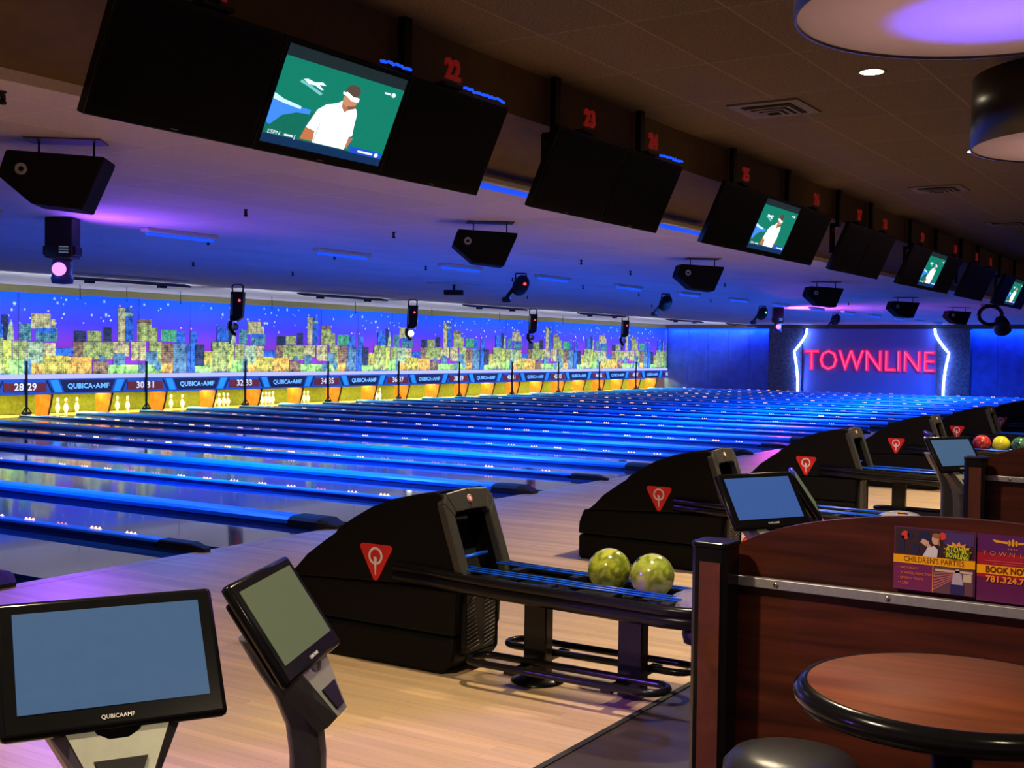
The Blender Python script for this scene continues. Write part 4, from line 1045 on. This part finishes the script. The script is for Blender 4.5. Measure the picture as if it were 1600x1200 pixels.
# ------------------------------------------------------------------ concourse ceiling: drums, downlights, vents
DIFF = bpy.data.materials.new('opal_diffuser'); DIFF.use_nodes = True
nt = DIFF.node_tree; nt.nodes.clear()
ou = nt.nodes.new('ShaderNodeOutputMaterial'); df = nt.nodes.new('ShaderNodeBsdfDiffuse'); tr = nt.nodes.new('ShaderNodeBsdfTranslucent'); mx = nt.nodes.new('ShaderNodeMixShader')
nz = nt.nodes.new('ShaderNodeTexNoise'); nz.inputs['Scale'].default_value = 3
rp = nt.nodes.new('ShaderNodeValToRGB'); rp.color_ramp.elements[0].color = (.72, .66, .64, 1); rp.color_ramp.elements[1].color = (.8, .74, .72, 1)
nt.links.new(nz.outputs['Fac'], rp.inputs['Fac'])
for q in (df, tr): nt.links.new(rp.outputs['Color'], q.inputs['Color'])
mx.inputs[0].default_value = .35
nt.links.new(df.outputs[0], mx.inputs[1]); nt.links.new(tr.outputs[0], mx.inputs[2]); nt.links.new(mx.outputs[0], ou.inputs['Surface'])
DRUMM = mat('dark_bronze_drum', (.055, .05, .035), .3, metal=.6, noise=.2, nscale=4)
def drum(x, y, label, rr=.78):
    root = empty('drum_pendant', (x, y, 3.03), 0, label, 'pendant lamp', 'drum pendant lamps')
    MB().lathe([(rr, 0), (rr+.012, .0), (rr+.012, .45), (rr, .45), (rr, 0)], n=72).build('shade', DRUMM, root)
    MB().lathe([(0, .012), (rr, .012)], n=72).build('diffuser', DIFF, root)
    MB().lathe([(0, .44), (rr, .44)], n=48).build('top_plate', DRUMM, root)
    r = MB()
    for a in range(3): t = a*2.094; r.tube([(.4*math.cos(t), .4*math.sin(t), .45), (.4*math.cos(t), .4*math.sin(t), .68)], .008, 6)
    r.build('suspension_rod', STEELB, root)
    return root
drum(-1.92, -6.30, 'large drum pendant lamp glowing purple underneath, cut by the top edge')
drum(1.55, -6.30, 'smaller-looking drum pendant lamp at the right edge, below the first')
lamp('drum_lamp', 'SPOT', (-1.80, -6.28, 3.44), 72, (.05, .035, 1), .03, (0, 0, 0), spot_size=R(100), spot_blend=.25)
lamp('drum_lamp', 'SPOT', (1.75, -6.35, 3.44), 60, (.10, .07, 1), .03, (0, 0, 0), spot_size=R(90), spot_blend=.25)
for x in (-1.92, 1.55):  # warm fill added inside each drum to brighten the diffuser
    a = lamp('drum_fill_lamp', 'AREA', (x, -6.30, 3.455), 6.5, (1, .52, .45), (1.2, 1.2), (0, 0, 0)); a.data.shape = 'DISK'; a.data.size = 1.3
DL = em('downlight_glow', (1, .86, .62), 22)
dpos = [(1.72, -4.77), (5.55, -4.73), (8.75, -4.9), (-2.2, -4.9), (-5.85, -4.9), (-5.85, -8.4)]  # last one is added unseen, to light the partition face and posters
for k, (x, y) in enumerate(dpos):
    root = empty('downlight', (x, y, 3.7), 0, ['bright recessed ceiling downlight just below the large drum lamp', 'small bright downlight at the left edge of the farther drum lamp', 'third recessed downlight, behind the farther drum lamp', 'recessed downlight above the nearest ball return, out of view', 'recessed downlight above the near touch screens, out of view', 'recessed downlight over the seating, out of view'][k], 'downlight', 'recessed downlights')
    MB().lathe([(.082, -.001), (.105, -.004), (.105, -.0), (.082, .0)], n=28).build('trim_ring', VENTM, root)
    MB().lathe([(0, -.003), (.082, -.003)], n=24).build('lens', DL, root)
    lamp('downlight_lamp', 'SPOT', (x, y, 3.68), [900, 680, 680, 440, 700, 200][k], (1, .80, .52), .07, (0, 0, 0), spot_size=R(128), spot_blend=.55)
for k, (x, y) in enumerate([(2.6, -3.72), (8.1, -3.8), (12.4, -3.85)]):
    root = empty('ceiling_vent', (x, y, 3.7), 0, ['square ceiling air vent nearest the downlight', 'second ceiling air vent, beyond the nearest one', 'farthest ceiling air vent at the right edge'][k], 'vent', 'ceiling air vents')
    MB().box((0, 0, -.008), (.60, .60, .016)).build('frame', VENTM, root)
    o = MB().box((0, 0, -.019), (.42, .42, .008)).build('opening', DARKHOLE, root)
    for j in range(3):
        s = .34-.1*j
        f = MB()
        for (a, b2, dd) in ((0, s/2, (s, .03, .008)), (0, -s/2, (s, .03, .008)), (s/2, 0, (.03, s, .008)), (-s/2, 0, (.03, s, .008))): f.box((a, b2, -.03-.008*j), dd)
        f.build('louvre', VENTM, root)

# ------------------------------------------------------------------ lights that belong to the fixtures above
# purple lamp heads: violet beams onto the floor and towards the consoles
a = lamp('violet_beam', 'SPOT', (1.3, 3.7, 2.46), 480, VIO, .06, None, spot_size=R(26), spot_blend=.6); aim(a, (-2.4, -.5, 0))
copy_tree(pl0, (-9.2, 1.2, 3.04), None, 'box stage light with a purple lamp beyond the left edge, out of view')
a = lamp('violet_beam', 'SPOT', (-9.1, .95, 2.46), 550, VIO, .06, None, spot_size=R(24), spot_blend=.6); aim(a, (-5.0, -5.0, .3))
a = lamp('violet_beam', 'SPOT', (-9.1, .95, 2.46), 4200, VIO, .06, None, spot_size=R(13), spot_blend=.6); aim(a, (-2.3, -5.45, 0))
a = lamp('violet_beam', 'SPOT', (1.55, 3.7, 2.25), 120, VIO, .08, None, spot_size=R(160), spot_blend=.8); aim(a, (2.2, 2.4, 3.04))
a = lamp('violet_beam', 'SPOT', (26.9, 4.7, 2.30), 620, (.55, .10, 1), .08, None, spot_size=R(160), spot_blend=.8); aim(a, (27.4, 3.4, 3.04))
a = lamp('violet_beam', 'SPOT', (26.5, 4.7, 2.46), 700, (.8, .06, .55), .06, None, spot_size=R(30), spot_blend=.6); aim(a, (10.0, -2.5, 0))
# pin decks: yellow pit lamps above each pair
for i in range(4, 26, 2):
    lamp('pit_lamp', 'AREA', ((i+1)*P+.6, 17.4, .60), 95, (1, .92, .20), (3.2, .12), (R(-8), 0, 0))
# wall wash under the LED strips is done by the strips; add their lamps
for (ya, yb) in ((12.0, 17.05), (-3.0, 3.3)):
    a = lamp('led_wash', 'AREA', (xw-.22, (ya+yb)/2, 2.80), 190, (.006, .115, 1), (yb-ya, .04)); aim(a, (xw-.02, (ya+yb)/2, 1.2))
    a.rotation_euler = (0, R(-15), 0); a.data.size, a.data.size_y = .04, yb-ya

# ------------------------------------------------------------------ world, camera
w = bpy.data.worlds.new('room_ambience'); sc.world = w; w.use_nodes = True
bg = w.node_tree.nodes['Background']; bg.inputs['Color'].default_value = (1, .60, .62, 1); bg.inputs['Strength'].default_value = .17

cam = bpy.data.cameras.new('camera'); co = bpy.data.objects.new('camera', cam); COL.objects.link(co)
cam.sensor_width = 36; cam.lens = 1878.1/1600*36; cam.clip_end = 200; cam.clip_start = .05
yaw, pit, rol = R(32.24), R(-1.546), R(.78)
F = Vector((math.cos(yaw)*math.cos(pit), math.sin(yaw)*math.cos(pit), math.sin(pit)))
Rt = Vector((math.sin(yaw), -math.cos(yaw), 0)); U = Rt.cross(F)
R2 = Rt*math.cos(rol)+U*math.sin(rol); U2 = -Rt*math.sin(rol)+U*math.cos(rol)
co.matrix_world = frame(Vector((-7.0026, -7.2493, 1.6556)), R2, U2, -F)
sc.camera = co
vs = sc.view_settings; vs.view_transform = 'Standard'; vs.look = 'None'; vs.exposure = 0; vs.gamma = 1; vs.use_curve_mapping = False
sc.cycles.use_denoising = True
sc.cycles.max_bounces = 6; sc.cycles.diffuse_bounces = 3; sc.cycles.glossy_bounces = 3; sc.cycles.sample_clamp_indirect = 4
